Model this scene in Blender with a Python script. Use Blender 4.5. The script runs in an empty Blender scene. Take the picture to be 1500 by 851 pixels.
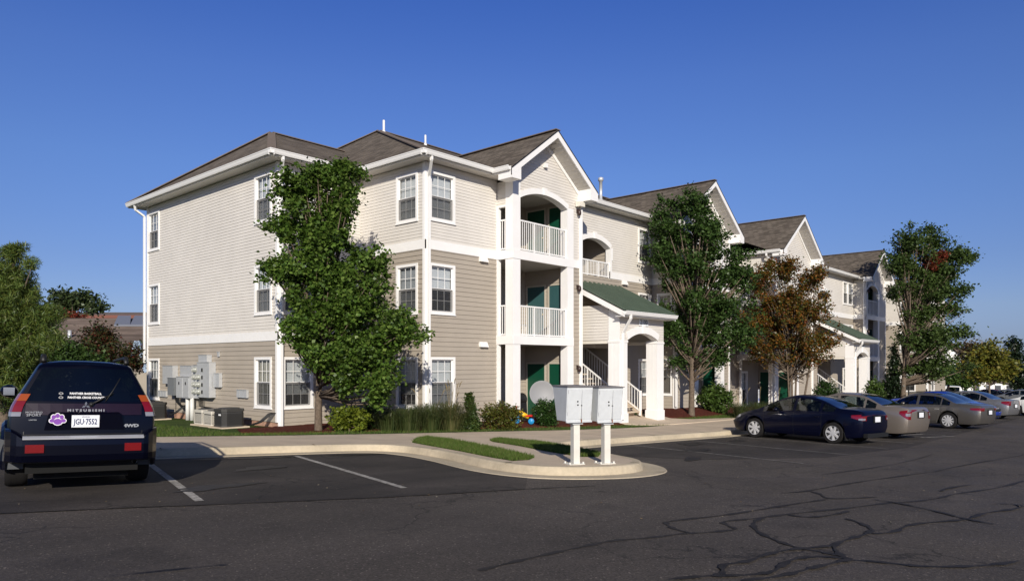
import bpy, bmesh, math, random
import numpy as np
from mathutils import Vector, Matrix
from mathutils.geometry import tessellate_polygon
random.seed(7); rng = np.random.default_rng(7)
R = math.radians
scn = bpy.context.scene
COL = scn.collection
# ------------------------------------------------------------ camera
cam = bpy.data.cameras.new('camera'); camo = bpy.data.objects.new('camera', cam); COL.objects.link(camo)
cam.sensor_width = 36; cam.lens = 1050/1500*36; cam.shift_y = (533-425.5)/1500
cam.clip_end = 4000; cam.clip_start = .1
camo.location = (-14.80, -16.89, 1.95); camo.rotation_euler = (R(90), 0, R(-48.1))
scn.camera = camo
# ------------------------------------------------------------ light
SUN = Vector((-.675, -.738, .42)).normalized()
w = bpy.data.worlds.new("World"); scn.world = w; w.use_nodes = True
wt = w.node_tree; bg = wt.nodes['Background']
sky = wt.nodes.new('ShaderNodeTexSky'); sky.sky_type = 'NISHITA'; sky.sun_disc = False
sky.sun_elevation = math.asin(SUN.z); sky.sun_rotation = math.atan2(SUN.x, SUN.y) % (2*math.pi)
sky.altitude = 60; sky.air_density = 1.0; sky.dust_density = .5; sky.ozone_density = 3.2
bg.inputs[1].default_value = .085
# tint gradient over elevation for the whole sky, dimmed overhead to cut blue fill
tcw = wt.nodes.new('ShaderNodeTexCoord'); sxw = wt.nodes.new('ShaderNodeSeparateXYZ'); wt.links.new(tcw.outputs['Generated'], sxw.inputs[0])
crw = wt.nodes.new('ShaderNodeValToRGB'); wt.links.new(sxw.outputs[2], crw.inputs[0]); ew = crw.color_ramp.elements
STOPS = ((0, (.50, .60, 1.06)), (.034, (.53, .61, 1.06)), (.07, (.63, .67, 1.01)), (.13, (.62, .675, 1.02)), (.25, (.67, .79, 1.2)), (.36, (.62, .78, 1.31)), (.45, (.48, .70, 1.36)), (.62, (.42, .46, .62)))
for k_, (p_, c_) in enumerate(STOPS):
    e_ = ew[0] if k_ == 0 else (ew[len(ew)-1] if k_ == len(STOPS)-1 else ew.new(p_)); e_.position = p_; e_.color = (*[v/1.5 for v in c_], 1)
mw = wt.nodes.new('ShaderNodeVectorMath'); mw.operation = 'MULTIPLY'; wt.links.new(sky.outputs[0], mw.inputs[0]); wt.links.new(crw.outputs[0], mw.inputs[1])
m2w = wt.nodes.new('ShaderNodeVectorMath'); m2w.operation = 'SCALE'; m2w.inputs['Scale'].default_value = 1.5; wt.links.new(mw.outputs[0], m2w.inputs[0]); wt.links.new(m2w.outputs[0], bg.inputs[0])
sl = bpy.data.lights.new('sun', 'SUN'); sl.energy = 4.9; sl.angle = R(.53); sl.color = (1, .925, .80)
so = bpy.data.objects.new('sun', sl); COL.objects.link(so); so.rotation_euler = SUN.to_track_quat('Z', 'Y').to_euler()
so.location = (-30, -30, 40)
scn.view_settings.view_transform = 'Standard'; scn.view_settings.look = 'None'
scn.view_settings.exposure = 0.08; scn.view_settings.gamma = 1
# ------------------------------------------------------------ materials
MATS = {}
def nd(t, typ, **k):
    n = t.nodes.new(typ)
    for a, b in k.items(): setattr(n, a, b)
    return n
def mat(name, col, rough=.7, spec=.5, metal=0., coat=0., noise=None, bump=None, trans=0., island=None, nscale=None, detail=6, big=None):
    """noise=(scale, amount) colour variation; bump=(scale,strength,dist); island=(colA,colB,..) random per leaf"""
    if name in MATS: return MATS[name]
    m = bpy.data.materials.new(name); MATS[name] = m; m.use_nodes = True
    t = m.node_tree; b = t.nodes['Principled BSDF']
    c = (*col, 1)
    b.inputs['Base Color'].default_value = c; b.inputs['Roughness'].default_value = rough
    b.inputs['Specular IOR Level'].default_value = spec; b.inputs['Metallic'].default_value = metal
    b.inputs['Coat Weight'].default_value = coat; b.inputs['Coat Roughness'].default_value = .03
    src = None
    if island:
        geo = nd(t, 'ShaderNodeNewGeometry'); cr = nd(t, 'ShaderNodeValToRGB')
        els = cr.color_ramp.elements
        while len(els) < len(island): els.new(.5)
        for i, cc in enumerate(island):
            els[i].position = i/(len(island)-1); els[i].color = (*cc, 1)
        t.links.new(geo.outputs['Random Per Island'], cr.inputs[0]); src = cr.outputs[0]
    tc = None
    def coords():
        nonlocal tc
        if tc is None: tc = nd(t, 'ShaderNodeTexCoord')
        return tc.outputs['Object']
    for nz in ([noise] if noise else [])+([big] if big else []):
        n = nd(t, 'ShaderNodeTexNoise'); n.inputs['Scale'].default_value = nz[0]; n.inputs['Detail'].default_value = detail
        n.inputs['Roughness'].default_value = .6
        t.links.new(coords(), n.inputs['Vector'])
        mr = nd(t, 'ShaderNodeMapRange'); mr.inputs['From Min'].default_value = .3; mr.inputs['From Max'].default_value = .7
        mr.inputs['To Min'].default_value = 1-nz[1]; mr.inputs['To Max'].default_value = 1+nz[1]
        t.links.new(n.outputs[0], mr.inputs[0])
        mx = nd(t, 'ShaderNodeVectorMath', operation='SCALE')
        if src: t.links.new(src, mx.inputs[0])
        else: mx.inputs[0].default_value = col
        t.links.new(mr.outputs[0], mx.inputs['Scale']); src = mx.outputs[0]
    if src: t.links.new(src, b.inputs['Base Color'])
    if bump:
        n = nd(t, 'ShaderNodeTexNoise'); n.inputs['Scale'].default_value = bump[0]; n.inputs['Detail'].default_value = 5
        t.links.new(coords(), n.inputs['Vector'])
        bp = nd(t, 'ShaderNodeBump'); bp.inputs['Strength'].default_value = bump[1]; bp.inputs['Distance'].default_value = bump[2]
        t.links.new(n.outputs[0], bp.inputs['Height']); t.links.new(bp.outputs[0], b.inputs['Normal'])
    if trans > 0:
        tr = nd(t, 'ShaderNodeBsdfTranslucent'); mx = nd(t, 'ShaderNodeMixShader'); mx.inputs[0].default_value = trans
        if src: t.links.new(src, tr.inputs[0])
        else: tr.inputs[0].default_value = c
        out = t.nodes['Material Output']
        t.links.new(b.outputs[0], mx.inputs[1]); t.links.new(tr.outputs[0], mx.inputs[2]); t.links.new(mx.outputs[0], out.inputs[0])
    return m
def glass(name, tint, tr=.6, rough=.02):
    m = bpy.data.materials.new(name); MATS[name] = m; m.use_nodes = True; t = m.node_tree
    t.nodes.remove(t.nodes['Principled BSDF'])
    a = nd(t, 'ShaderNodeBsdfTransparent'); a.inputs[0].default_value = (*tint, 1)
    g = nd(t, 'ShaderNodeBsdfGlossy'); g.inputs['Roughness'].default_value = rough; g.inputs[0].default_value = (1, 1, 1, 1)
    lw = nd(t, 'ShaderNodeLayerWeight'); lw.inputs[0].default_value = .5
    pw = nd(t, 'ShaderNodeMath', operation='POWER'); t.links.new(lw.outputs['Facing'], pw.inputs[0]); pw.inputs[1].default_value = 4.5
    f = nd(t, 'ShaderNodeMath', operation='MULTIPLY_ADD'); t.links.new(pw.outputs[0], f.inputs[0]); f.inputs[1].default_value = .85; f.inputs[2].default_value = .06
    mx = nd(t, 'ShaderNodeMixShader'); t.links.new(f.outputs[0], mx.inputs[0]); t.links.new(a.outputs[0], mx.inputs[1]); t.links.new(g.outputs[0], mx.inputs[2])
    t.links.new(mx.outputs[0], t.nodes['Material Output'].inputs[0]); return m
M_up = mat('siding_cream', (.635, .60, .55), .6, .3, noise=(1.3, .05), big=(.25, .05))
M_lo = mat('siding_tan', (.36, .315, .26), .6, .3, noise=(1.3, .05), big=(.25, .05))
M_trim = mat('white_trim', (.80, .785, .765), .45, .4, noise=(2, .03))
M_cream = mat('cream_trim', (.70, .66, .58), .5, .4)
M_soffit = mat('soffit', (.66, .63, .58), .6, .3)
M_gutter = mat('gutter_white', (.82, .81, .79), .35, .5)
M_found = mat('concrete_foundation', (.42, .25, .18), .9, .2, noise=(6, .3), big=(1.2, .25))
M_green = mat('door_green', (.004, .06, .032), .4, .5)
M_teal = mat('door_teal', (.03, .085, .09), .45, .5)
M_dark = mat('interior_dark', (.05, .045, .04), .9, .1)
M_ceil = mat('balcony_ceiling', (.42, .39, .35), .8, .2)
M_blind = mat('window_blind', (.78, .78, .78), .7, .2)
M_blind2 = mat('window_blind_warm', (.62, .58, .50), .7, .2); M_blind3 = mat('window_blind_dim', (.45, .46, .48), .7, .2)
M_metal = mat('galvanised', (.52, .53, .54), .45, .5, metal=.3, noise=(9, .08))
M_black = mat('black_plastic', (.012, .012, .012), .5, .4)
M_bronze = mat('bronze_lamp', (.035, .018, .014), .45, .5)
M_conc = mat('concrete_walk', (.53, .435, .33), .85, .2, noise=(35, .08), big=(1.1, .13), bump=(120, .15, .01))
M_kerb = mat('kerb_concrete', (.47, .40, .29), .85, .2, noise=(14, .09), big=(1.1, .16), bump=(90, .25, .01))
M_bark = mat('tree_bark', (.13, .10, .075), .95, .1, noise=(14, .35), bump=(30, .6, .02))
M_mulch = mat('red_mulch', (.085, .024, .016), .95, .1, noise=(22, .55), bump=(40, 1, .04))
M_glass = glass('window_glass', (.86, .89, .90))
M_screen = None
def mk_screen():
    m = bpy.data.materials.new('insect_screen'); m.use_nodes = True; t = m.node_tree
    b = t.nodes['Principled BSDF']; b.inputs['Base Color'].default_value = (.03, .03, .032, 1); b.inputs['Roughness'].default_value = .8
    a = nd(t, 'ShaderNodeBsdfTransparent'); mx = nd(t, 'ShaderNodeMixShader'); mx.inputs[0].default_value = .52
    t.links.new(a.outputs[0], mx.inputs[1]); t.links.new(b.outputs[0], mx.inputs[2]); t.links.new(mx.outputs[0], t.nodes['Material Output'].inputs[0]); return m
M_screen = mk_screen()
def brickmat(name, base, kz, kh, var=.35, big=.15):
    m = bpy.data.materials.new(name); MATS[name] = m; m.use_nodes = True; t = m.node_tree; b = t.nodes['Principled BSDF']
    b.inputs['Roughness'].default_value = .95; b.inputs['Specular IOR Level'].default_value = .15
    tc = nd(t, 'ShaderNodeTexCoord'); sp = nd(t, 'ShaderNodeSeparateXYZ'); t.links.new(tc.outputs['Object'], sp.inputs[0])
    ad = nd(t, 'ShaderNodeMath', operation='ADD'); t.links.new(sp.outputs[0], ad.inputs[0]); t.links.new(sp.outputs[1], ad.inputs[1])
    mh = nd(t, 'ShaderNodeMath', operation='MULTIPLY'); mh.inputs[1].default_value = kh; t.links.new(ad.outputs[0], mh.inputs[0])
    mz = nd(t, 'ShaderNodeMath', operation='MULTIPLY'); mz.inputs[1].default_value = kz; t.links.new(sp.outputs[2], mz.inputs[0])
    cb = nd(t, 'ShaderNodeCombineXYZ'); t.links.new(mh.outputs[0], cb.inputs[0]); t.links.new(mz.outputs[0], cb.inputs[1])
    br = nd(t, 'ShaderNodeTexBrick'); br.inputs['Scale'].default_value = 1; br.inputs['Mortar Size'].default_value = .03
    br.inputs['Brick Width'].default_value = 1.; br.inputs['Row Height'].default_value = 1.; br.offset = .37
    br.inputs['Color1'].default_value = (*[c*(1-var) for c in base], 1); br.inputs['Color2'].default_value = (*[c*(1+var) for c in base], 1)
    br.inputs['Mortar'].default_value = (*[c*.40 for c in base], 1); br.inputs['Bias'].default_value = 0
    t.links.new(cb.outputs[0], br.inputs['Vector'])
    n = nd(t, 'ShaderNodeTexNoise'); n.inputs['Scale'].default_value = 1.1; n.inputs['Detail'].default_value = 8; t.links.new(tc.outputs['Object'], n.inputs['Vector'])
    mr = nd(t, 'ShaderNodeMapRange'); mr.inputs['From Min'].default_value = .3; mr.inputs['From Max'].default_value = .7; mr.inputs['To Min'].default_value = 1-big; mr.inputs['To Max'].default_value = 1+big
    t.links.new(n.outputs[0], mr.inputs[0]); sc = nd(t, 'ShaderNodeVectorMath', operation='SCALE'); t.links.new(br.outputs[0], sc.inputs[0]); t.links.new(mr.outputs[0], sc.inputs['Scale'])
    t.links.new(sc.outputs[0], b.inputs['Base Color'])
    bp = nd(t, 'ShaderNodeBump'); bp.inputs['Strength'].default_value = .5; bp.inputs['Distance'].default_value = .02; t.links.new(br.outputs[0], bp.inputs['Height']); t.links.new(bp.outputs[0], b.inputs['Normal'])
    return m
M_roof = brickmat('shingle_roof', (.122, .102, .083), 15, 3.4, .34, .05)
M_roofcap = mat('shingle_cap', (.16, .13, .11), .95, .1, noise=(8, .15))
M_farroof = brickmat('far_shingle_roof', (.17, .13, .105), 6, 1.2)
def asphalt(name, base, spk, bigamt):
    m = bpy.data.materials.new(name); MATS[name] = m; m.use_nodes = True; t = m.node_tree; b = t.nodes['Principled BSDF']
    b.inputs['Specular IOR Level'].default_value = .35
    tc = nd(t, 'ShaderNodeTexCoord'); O = tc.outputs['Object']
    def noise(s, d=6, r=.6, vec=O):
        n = nd(t, 'ShaderNodeTexNoise'); n.inputs['Scale'].default_value = s; n.inputs['Detail'].default_value = d; n.inputs['Roughness'].default_value = r; t.links.new(vec, n.inputs['Vector']); return n.outputs[0]
    def mr(src, a, bb, c, d):
        n = nd(t, 'ShaderNodeMapRange'); t.links.new(src, n.inputs[0])
        for k, v in zip(('From Min', 'From Max', 'To Min', 'To Max'), (a, bb, c, d)): n.inputs[k].default_value = v
        return n.outputs[0]
    def mul(x, y):
        n = nd(t, 'ShaderNodeMath', operation='MULTIPLY'); t.links.new(x, n.inputs[0]); t.links.new(y, n.inputs[1]); return n.outputs[0]
    mp = nd(t, 'ShaderNodeMapping'); mp.inputs['Scale'].default_value = (.25, 1, 1); t.links.new(O, mp.inputs[0])
    f = mul(mr(noise(.35, 5), .3, .7, 1-bigamt, 1+bigamt), mr(noise(.9, 5, .6, mp.outputs[0]), .3, .7, 1-bigamt, 1+bigamt))
    vo = nd(t, 'ShaderNodeTexVoronoi'); vo.inputs['Scale'].default_value = 70; t.links.new(O, vo.inputs['Vector'])
    sp = nd(t, 'ShaderNodeSeparateXYZ'); t.links.new(vo.outputs['Color'], sp.inputs[0])
    f = mul(f, mr(sp.outputs[0], 0, 1, 1-spk, 1+spk))
    st = mr(sp.outputs[1], .965, .975, 1, 1+4*spk)
    f = mul(f, st)
    # dark worn stains
    f = mul(f, mr(noise(.8, 3, .5), .28, .40, .72, 1))
    # fine cracks
    v2 = nd(t, 'ShaderNodeTexVoronoi'); v2.feature = 'DISTANCE_TO_EDGE'; v2.inputs['Scale'].default_value = .55
    nn = nd(t, 'ShaderNodeTexNoise'); nn.inputs['Scale'].default_value = 3; nn.inputs['Detail'].default_value = 6; t.links.new(O, nn.inputs['Vector'])
    vm = nd(t, 'ShaderNodeVectorMath', operation='SCALE'); vm.inputs['Scale'].default_value = .55; t.links.new(nn.outputs['Color'], vm.inputs[0])
    va = nd(t, 'ShaderNodeVectorMath', operation='ADD'); t.links.new(O, va.inputs[0]); t.links.new(vm.outputs[0], va.inputs[1]); t.links.new(va.outputs[0], v2.inputs['Vector'])
    crk = mr(v2.outputs['Distance'], 0.0, .013, .3, 1)
    msk = mr(noise(.3, 2), .46, .54, 0, 1)
    mx = nd(t, 'ShaderNodeMix'); mx.data_type = 'FLOAT'; t.links.new(msk, mx.inputs[0]); mx.inputs[2].default_value = 1; t.links.new(crk, mx.inputs[3])
    f = mul(f, mx.outputs[0])
    sc = nd(t, 'ShaderNodeVectorMath', operation='SCALE'); sc.inputs[0].default_value = base; t.links.new(f, sc.inputs['Scale']); t.links.new(sc.outputs[0], b.inputs['Base Color'])
    t.links.new(mr(noise(.5, 4), .3, .7, .75, .95), b.inputs['Roughness'])
    bp = nd(t, 'ShaderNodeBump'); bp.inputs['Strength'].default_value = .5; bp.inputs['Distance'].default_value = .006; t.links.new(vo.outputs['Distance'], bp.inputs['Height']); t.links.new(bp.outputs[0], b.inputs['Normal'])
    return m
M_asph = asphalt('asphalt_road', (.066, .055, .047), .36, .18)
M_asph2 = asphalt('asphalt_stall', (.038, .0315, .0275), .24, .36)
M_seal = mat('crack_sealer', (.022, .019, .0175), .75, .3, noise=(7, .45), big=(40, .25))
M_paint = mat('worn_line_paint', (.33, .31, .28), .8, .2, noise=(22, .5), big=(5, .35))
M_grass = mat('lawn_grass', (.055, .085, .022), .9, .1, noise=(9, .35), big=(.8, .3), bump=(60, 1, .04))
M_blade = mat('grass_blade', (.07, .12, .02), .7, .2, trans=.3, island=((.05, .085, .014), (.085, .14, .024), (.075, .125, .02), (.16, .16, .06)))
M_farground = mat('far_ground', (.07, .085, .035), .95, .1, noise=(.3, .3), big=(.03, .3))

# ------------------------------------------------------------ mesh helper
class MB:
    def __init__(s): s.v = []; s.f = []; s.m = []; s.sm = []
    def add(s, vs, fs, mi=0, smooth=False):
        o = len(s.v); s.v += [tuple(p) for p in vs]
        for f in fs: s.f.append([i+o for i in f]); s.m.append(mi); s.sm.append(smooth)
    def quad(s, a, b, c, d, mi=0): s.add([a, b, c, d], [(0, 1, 2, 3)], mi)
    def poly(s, pts, mi=0): s.add(pts, [tuple(range(len(pts)))], mi)
    def box(s, x0, y0, z0, x1, y1, z1, mi=0):
        s.hexa([(x0, y0, z0), (x1, y0, z0), (x1, y1, z0), (x0, y1, z0), (x0, y0, z1), (x1, y0, z1), (x1, y1, z1), (x0, y1, z1)], mi)
    def hexa(s, p, mi=0):
        s.add(p, [(0, 3, 2, 1), (4, 5, 6, 7), (0, 1, 5, 4), (1, 2, 6, 5), (2, 3, 7, 6), (3, 0, 4, 7)], mi)
    def fbox(s, F, s0, s1, z0, z1, o0, o1, mi=0):
        s.hexa([F(s0, z0, o0), F(s1, z0, o0), F(s1, z0, o1), F(s0, z0, o1), F(s0, z1, o0), F(s1, z1, o0), F(s1, z1, o1), F(s0, z1, o1)], mi)
    def bar(s, a, b, wd, ht=None, mi=0, up=(0, 0, 1)):
        a = Vector(a); b = Vector(b); d = (b-a).normalized(); ht = ht or wd
        u = Vector(up)
        if abs(d.dot(u)) > .98: u = Vector((1, 0, 0))
        x = d.cross(u).normalized()*wd/2; y = x.cross(d).normalized()*ht/2
        s.hexa([a-x-y, b-x-y, b+x-y, a+x-y, a-x+y, b-x+y, b+x+y, a+x+y], mi)
    def tube(s, pts, rad, n=8, mi=0, cap=True):
        pts = [Vector(p) for p in pts]; k = len(pts)
        rs = rad if isinstance(rad, (list, tuple)) else [rad]*k
        vs = []; prev = None
        for i, p in enumerate(pts):
            d = (pts[min(i+1, k-1)]-pts[max(i-1, 0)]).normalized()
            if prev is None:
                a = d.cross(Vector((0, 0, 1)));
                if a.length < .1: a = d.cross(Vector((1, 0, 0)))
            else: a = prev-d*prev.dot(d)
            a.normalize(); prev = a; b = d.cross(a)
            for j in range(n):
                t = 2*math.pi*j/n; vs.append(p+(a*math.cos(t)+b*math.sin(t))*rs[i])
        fs = [(i*n+j, i*n+(j+1) % n, (i+1)*n+(j+1) % n, (i+1)*n+j) for i in range(k-1) for j in range(n)]
        if cap: fs += [tuple(range(n))[::-1], tuple(range((k-1)*n, k*n))]
        s.add(vs, fs, mi, True)
    def lathe(s, prof, c=(0, 0, 0), ax='z', n=24, mi=0, smooth=True):
        vs = []; k = len(prof)
        for r, h in prof:
            for j in range(n):
                t = 2*math.pi*j/n; a, b = r*math.cos(t), r*math.sin(t)
                p = {'z': (a, b, h), 'y': (a, h, b), 'x': (h, a, b)}[ax]
                vs.append((p[0]+c[0], p[1]+c[1], p[2]+c[2]))
        fs = [(i*n+j, i*n+(j+1) % n, (i+1)*n+(j+1) % n, (i+1)*n+j) for i in range(k-1) for j in range(n)]
        s.add(vs, fs, mi, smooth)
    def build(s, name, mats, parent=None, sharp=None):
        me = bpy.data.meshes.new(name); me.from_pydata(s.v, [], s.f)
        if not isinstance(mats, (list, tuple)): mats = [mats]
        for m in mats: me.materials.append(m)
        me.polygons.foreach_set('material_index', s.m); me.polygons.foreach_set('use_smooth', s.sm)
        me.update()
        if sharp: me.set_sharp_from_angle(angle=R(sharp))
        o = bpy.data.objects.new(name, me); COL.objects.link(o)
        if parent: o.parent = parent
        return o
def tag(o, label=None, cat=None, group=None, kind=None):
    if label: o['label'] = label
    if cat: o['category'] = cat
    if group: o['group'] = group
    if kind: o['kind'] = kind
    return o
def empty(name, loc=(0, 0, 0), rz=0, label=None, cat=None, group=None):
    o = bpy.data.objects.new(name, None); COL.objects.link(o); o.location = loc; o.rotation_euler = (0, 0, rz); o.empty_display_size = .2
    return tag(o, label, cat, group)
def copy_tree(o, parent=None):
    c = o.copy(); COL.objects.link(c); c.parent = parent
    for ch in list(o.children): copy_tree(ch, c)
    return c
def text_mesh(body, size, mat_, parent, name, M, extrude=.002, bold=0., sx=1.):
    cu = bpy.data.curves.new(name, 'FONT'); cu.body = body; cu.size = size; cu.extrude = extrude; cu.offset = bold
    cu.align_x = 'CENTER'; cu.align_y = 'CENTER'; cu.resolution_u = 2
    o = bpy.data.objects.new(name, cu); COL.objects.link(o); bpy.context.view_layer.update()
    me = bpy.data.meshes.new_from_object(o.evaluated_get(bpy.context.evaluated_depsgraph_get()))
    bpy.data.objects.remove(o); me.materials.clear(); me.materials.append(mat_)
    me.transform(Matrix.Diagonal((sx, 1, 1, 1))); me.transform(M); me.name = name
    t = bpy.data.objects.new(name, me); COL.objects.link(t); t.parent = parent; return t
# ------------------------------------------------------------ ground heights
def G(U, Y):
    u = min(max(U, -16), 130)
    z = .513-.0401*(min(u, 8)+14.8)
    if u > 8: z -= .020*(min(u, 40)-8)
    if u > 40: z -= .028*(u-40)
    return z-.0077*(min(max(Y, -60), 20)+16.89)
def lerp(tab, x):
    if x <= tab[0][0]: return tab[0][1]
    for (a, b), (c, d) in zip(tab, tab[1:]):
        if x <= c: return b+(d-b)*(x-a)/(c-a)
    return tab[-1][1]
WALKBACK = [(-60, 14), (-7.98, .44), (-5.15, -.6), (-2.7, -1.3), (-1.39, -1.6), (.78, -2.08), (3.33, -2.68), (5.98, -2.99), (10, -3.0), (20, -3.1), (60, -3.5), (200, -4)]
def Yb(U): return lerp(WALKBACK, U)
BASE = [(-60, .25), (-16, .25), (-8, .06), (-4, -.02), (3, -.03), (10, -.1), (17, -.14), (20, -.3), (24, -.5), (38, -.75), (60, -1.3), (130, -3.6)]
def T(U, Y):
    y0 = Yb(U); s = (Y-y0)/2.6
    h0 = G(U, y0)+.15
    if s <= 0: return G(U, Y)+.15
    s = min(s, 1); s = s*s*(3-2*s)
    return h0+(lerp(BASE, U)-.011*max(0, min(Y, 25)-3)-h0)*s
def polysheet(name, pts, zf, step, mt, skirt=0., parent=None, bumpy=0., kinks=()):
    bm = bmesh.new(); vs = [bm.verts.new((x, y, 0)) for x, y in pts]
    tri = tessellate_polygon([[Vector((x, y, 0)) for x, y in pts]])
    for t in tri:
        try: bm.faces.new([vs[i] for i in t])
        except ValueError: pass
    xs = [p[0] for p in pts]; ys = [p[1] for p in pts]
    def cut(co, no):
        bmesh.ops.bisect_plane(bm, geom=bm.verts[:]+bm.edges[:]+bm.faces[:], plane_co=co, plane_no=no)
    for k in kinks: cut((k, 0, 0), (1, 0, 0))
    if step:
        x = min(xs)+step
        while x < max(xs): cut((x, 0, 0), (1, 0, 0)); x += step
        y = min(ys)+step
        while y < max(ys): cut((0, y, 0), (0, 1, 0)); y += step
    for v in bm.verts: v.co.z = zf(v.co.x, v.co.y)
    if bumpy:
        for v in bm.verts: v.co.z += random.uniform(0, bumpy)
    if skirt:
        be = [e for e in bm.edges if len(e.link_faces) == 1]
        r = bmesh.ops.extrude_edge_only(bm, edges=be)
        for v in [g for g in r['geom'] if isinstance(g, bmesh.types.BMVert)]: v.co.z -= skirt
    me = bpy.data.meshes.new(name); bm.normal_update(); bm.to_mesh(me); bm.free(); me.materials.append(mt)
    o = bpy.data.objects.new(name, me); COL.objects.link(o); o.parent = parent
    return o
def inside(pts, x, y):
    c = False; n = len(pts)
    for i in range(n):
        x0, y0 = pts[i]; x1, y1 = pts[(i+1) % n]
        if (y0 > y) != (y1 > y) and x < (x1-x0)*(y-y0)/(y1-y0)+x0: c = not c
    return c
def smooth(pts, k=5):
    out = []
    for i in range(len(pts)-1):
        p0 = pts[max(i-1, 0)]; p1 = pts[i]; p2 = pts[i+1]; p3 = pts[min(i+2, len(pts)-1)]
        for j in range(k):
            t = j/k
            out.append(tuple(.5*((2*b)+(c-a)*t+(2*a-5*b+4*c-d)*t*t+(3*b-a-3*c+d)*t**3) for a, b, c, d in zip(p0, p1, p2, p3)))
    return out+[pts[-1]]
def offset_path(pts, d):
    out = []
    for i, p in enumerate(pts):
        a = pts[max(i-1, 0)]; b = pts[min(i+1, len(pts)-1)]
        dx, dy = b[0]-a[0], b[1]-a[1]; l = math.hypot(dx, dy) or 1
        out.append((p[0]+dy/l*d, p[1]-dx/l*d))
    return out
# ------------------------------------------------------------ ground, road, kerb, walks
kk = (8, 40, -16)
N = []
us = sorted(set([-1500, -700, -300, -120, -60, -40, -30, -20, -16, 8, 40, 60, 80, 100, 130, 200, 400, 800, 1800]))
ys = sorted(set([-1500, -600, -200, -60, -30, -16, -8, 0, 5, 10, 20, 30, 50, 90, 150, 300, 700, 1500]))
mb = MB(); mb.v = [(u, y, G(u, y)-.35-(.4 if -4 < u < 60 and -2 < y < 20 else 0)) for u in us for y in ys]; ny = len(ys)
for i in range(len(us)-1):
    for j in range(ny-1): mb.f.append([i*ny+j, (i+1)*ny+j, (i+1)*ny+j+1, i*ny+j+1]); mb.m.append(0); mb.sm.append(False)
tag(mb.build('ground', M_farground), kind='structure')
asph = [(-45, 6.8), (-9.0, -2.3), (-5.5, -3.3), (-3, -4.2), (0, -5.3), (20, -5.7), (58, -6.0), (60, 36), (135, 36), (135, -70), (-45, -70)]
tag(polysheet('parking_lot', asph, G, 6, M_asph, kinks=kk), kind='structure')
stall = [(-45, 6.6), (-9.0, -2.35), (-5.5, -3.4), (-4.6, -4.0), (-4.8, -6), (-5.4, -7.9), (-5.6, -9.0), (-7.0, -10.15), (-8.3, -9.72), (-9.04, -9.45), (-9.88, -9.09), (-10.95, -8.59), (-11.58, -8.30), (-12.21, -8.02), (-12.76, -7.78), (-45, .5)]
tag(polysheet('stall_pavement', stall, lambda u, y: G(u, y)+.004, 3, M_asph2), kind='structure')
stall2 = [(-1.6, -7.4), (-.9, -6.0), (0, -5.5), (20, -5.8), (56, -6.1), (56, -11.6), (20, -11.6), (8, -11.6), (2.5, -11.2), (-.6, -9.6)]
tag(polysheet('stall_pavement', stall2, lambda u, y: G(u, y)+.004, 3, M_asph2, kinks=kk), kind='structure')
near = [(-60, 10.6), (-40, 5.25), (-25, 1.4), (-14, -1.43), (-9.08, -2.75), (-7.2, -3.22)]
path0 = near+[(-6.2, -3.5), (-5.4, -3.78), (-4.85, -4.3), (-4.74, -5.2), (-4.98, -6.4), (-5.45, -7.8), (-5.6, -8.6), (-5.5, -9.2), (-5.1, -9.65), (-4.4, -9.98), (-3.6, -9.95), (-2.95, -9.5), (-2.5, -8.7), (-1.75, -7.2), (-1.25, -6.3), (-.6, -5.92), (.5, -5.86), (3, -5.86), (8, -5.92), (14, -5.97), (20, -6.0), (40, -6.15), (56, -6.25)]
path = near[:-1]+smooth(path0[5:], 5)
prof = [(.46, .0, 0), (.45, .013, 0), (.03, .009, 0), (.0, .12, 1), (-.02, .145, 1), (-.05, .152, 1), (-.17, .153, 1), (-.17, 0, 1)]
mb = MB(); rows = []
for o_, h_, _ in prof:
    rows.append([(p[0], p[1], G(*p)+h_) for p in offset_path(path, o_)])
n = len(path)
for a, b in zip(rows, rows[1:]):
    mb.add(a+b, [(i, i+1, n+i+1, n+i) for i in range(n-1)], 0, True)
tag(mb.build('kerb', M_kerb, sharp=40), kind='structure')
# expansion joints in the kerb
mb = MB(); acc = 0; up_ = offset_path(path, .0); pn = offset_path(path, .45); pi_ = offset_path(path, -.175)
for i in range(1, n):
    acc += math.dist(path[i], path[i-1])
    if acc > 2.9 and -16 < path[i][0] < 40:
        acc = 0; g = G(*path[i])
        for (a, ha), (b, hb) in (((pn[i], .0155), (up_[i], .0)), ((up_[i], 0), (up_[i], .13)), ((up_[i], .156), (pi_[i], .156))):
            q = offset_path([a, b] if a != b else [path[i-1], path[i]], 0)
            dx, dy = path[i][0]-path[i-1][0], path[i][1]-path[i-1][1]; l = math.hypot(dx, dy); dx, dy = dx/l*.016, dy/l*.016
            nx, ny_ = -dy/.016*-.006, dx/.016*-.006
            mb.quad((a[0]-dx-nx, a[1]-dy-ny_, g+ha), (a[0]+dx-nx, a[1]+dy-ny_, g+ha), (b[0]+dx-nx, b[1]+dy-ny_, g+hb), (b[0]-dx-nx, b[1]-dy-ny_, g+hb))
tag(mb.build('kerb_joints', mat('joint_dark', (.14, .11, .08), .9, .1)), kind='structure')
kin = offset_path(path, -.165)
front = [p for p in kin]
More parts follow.
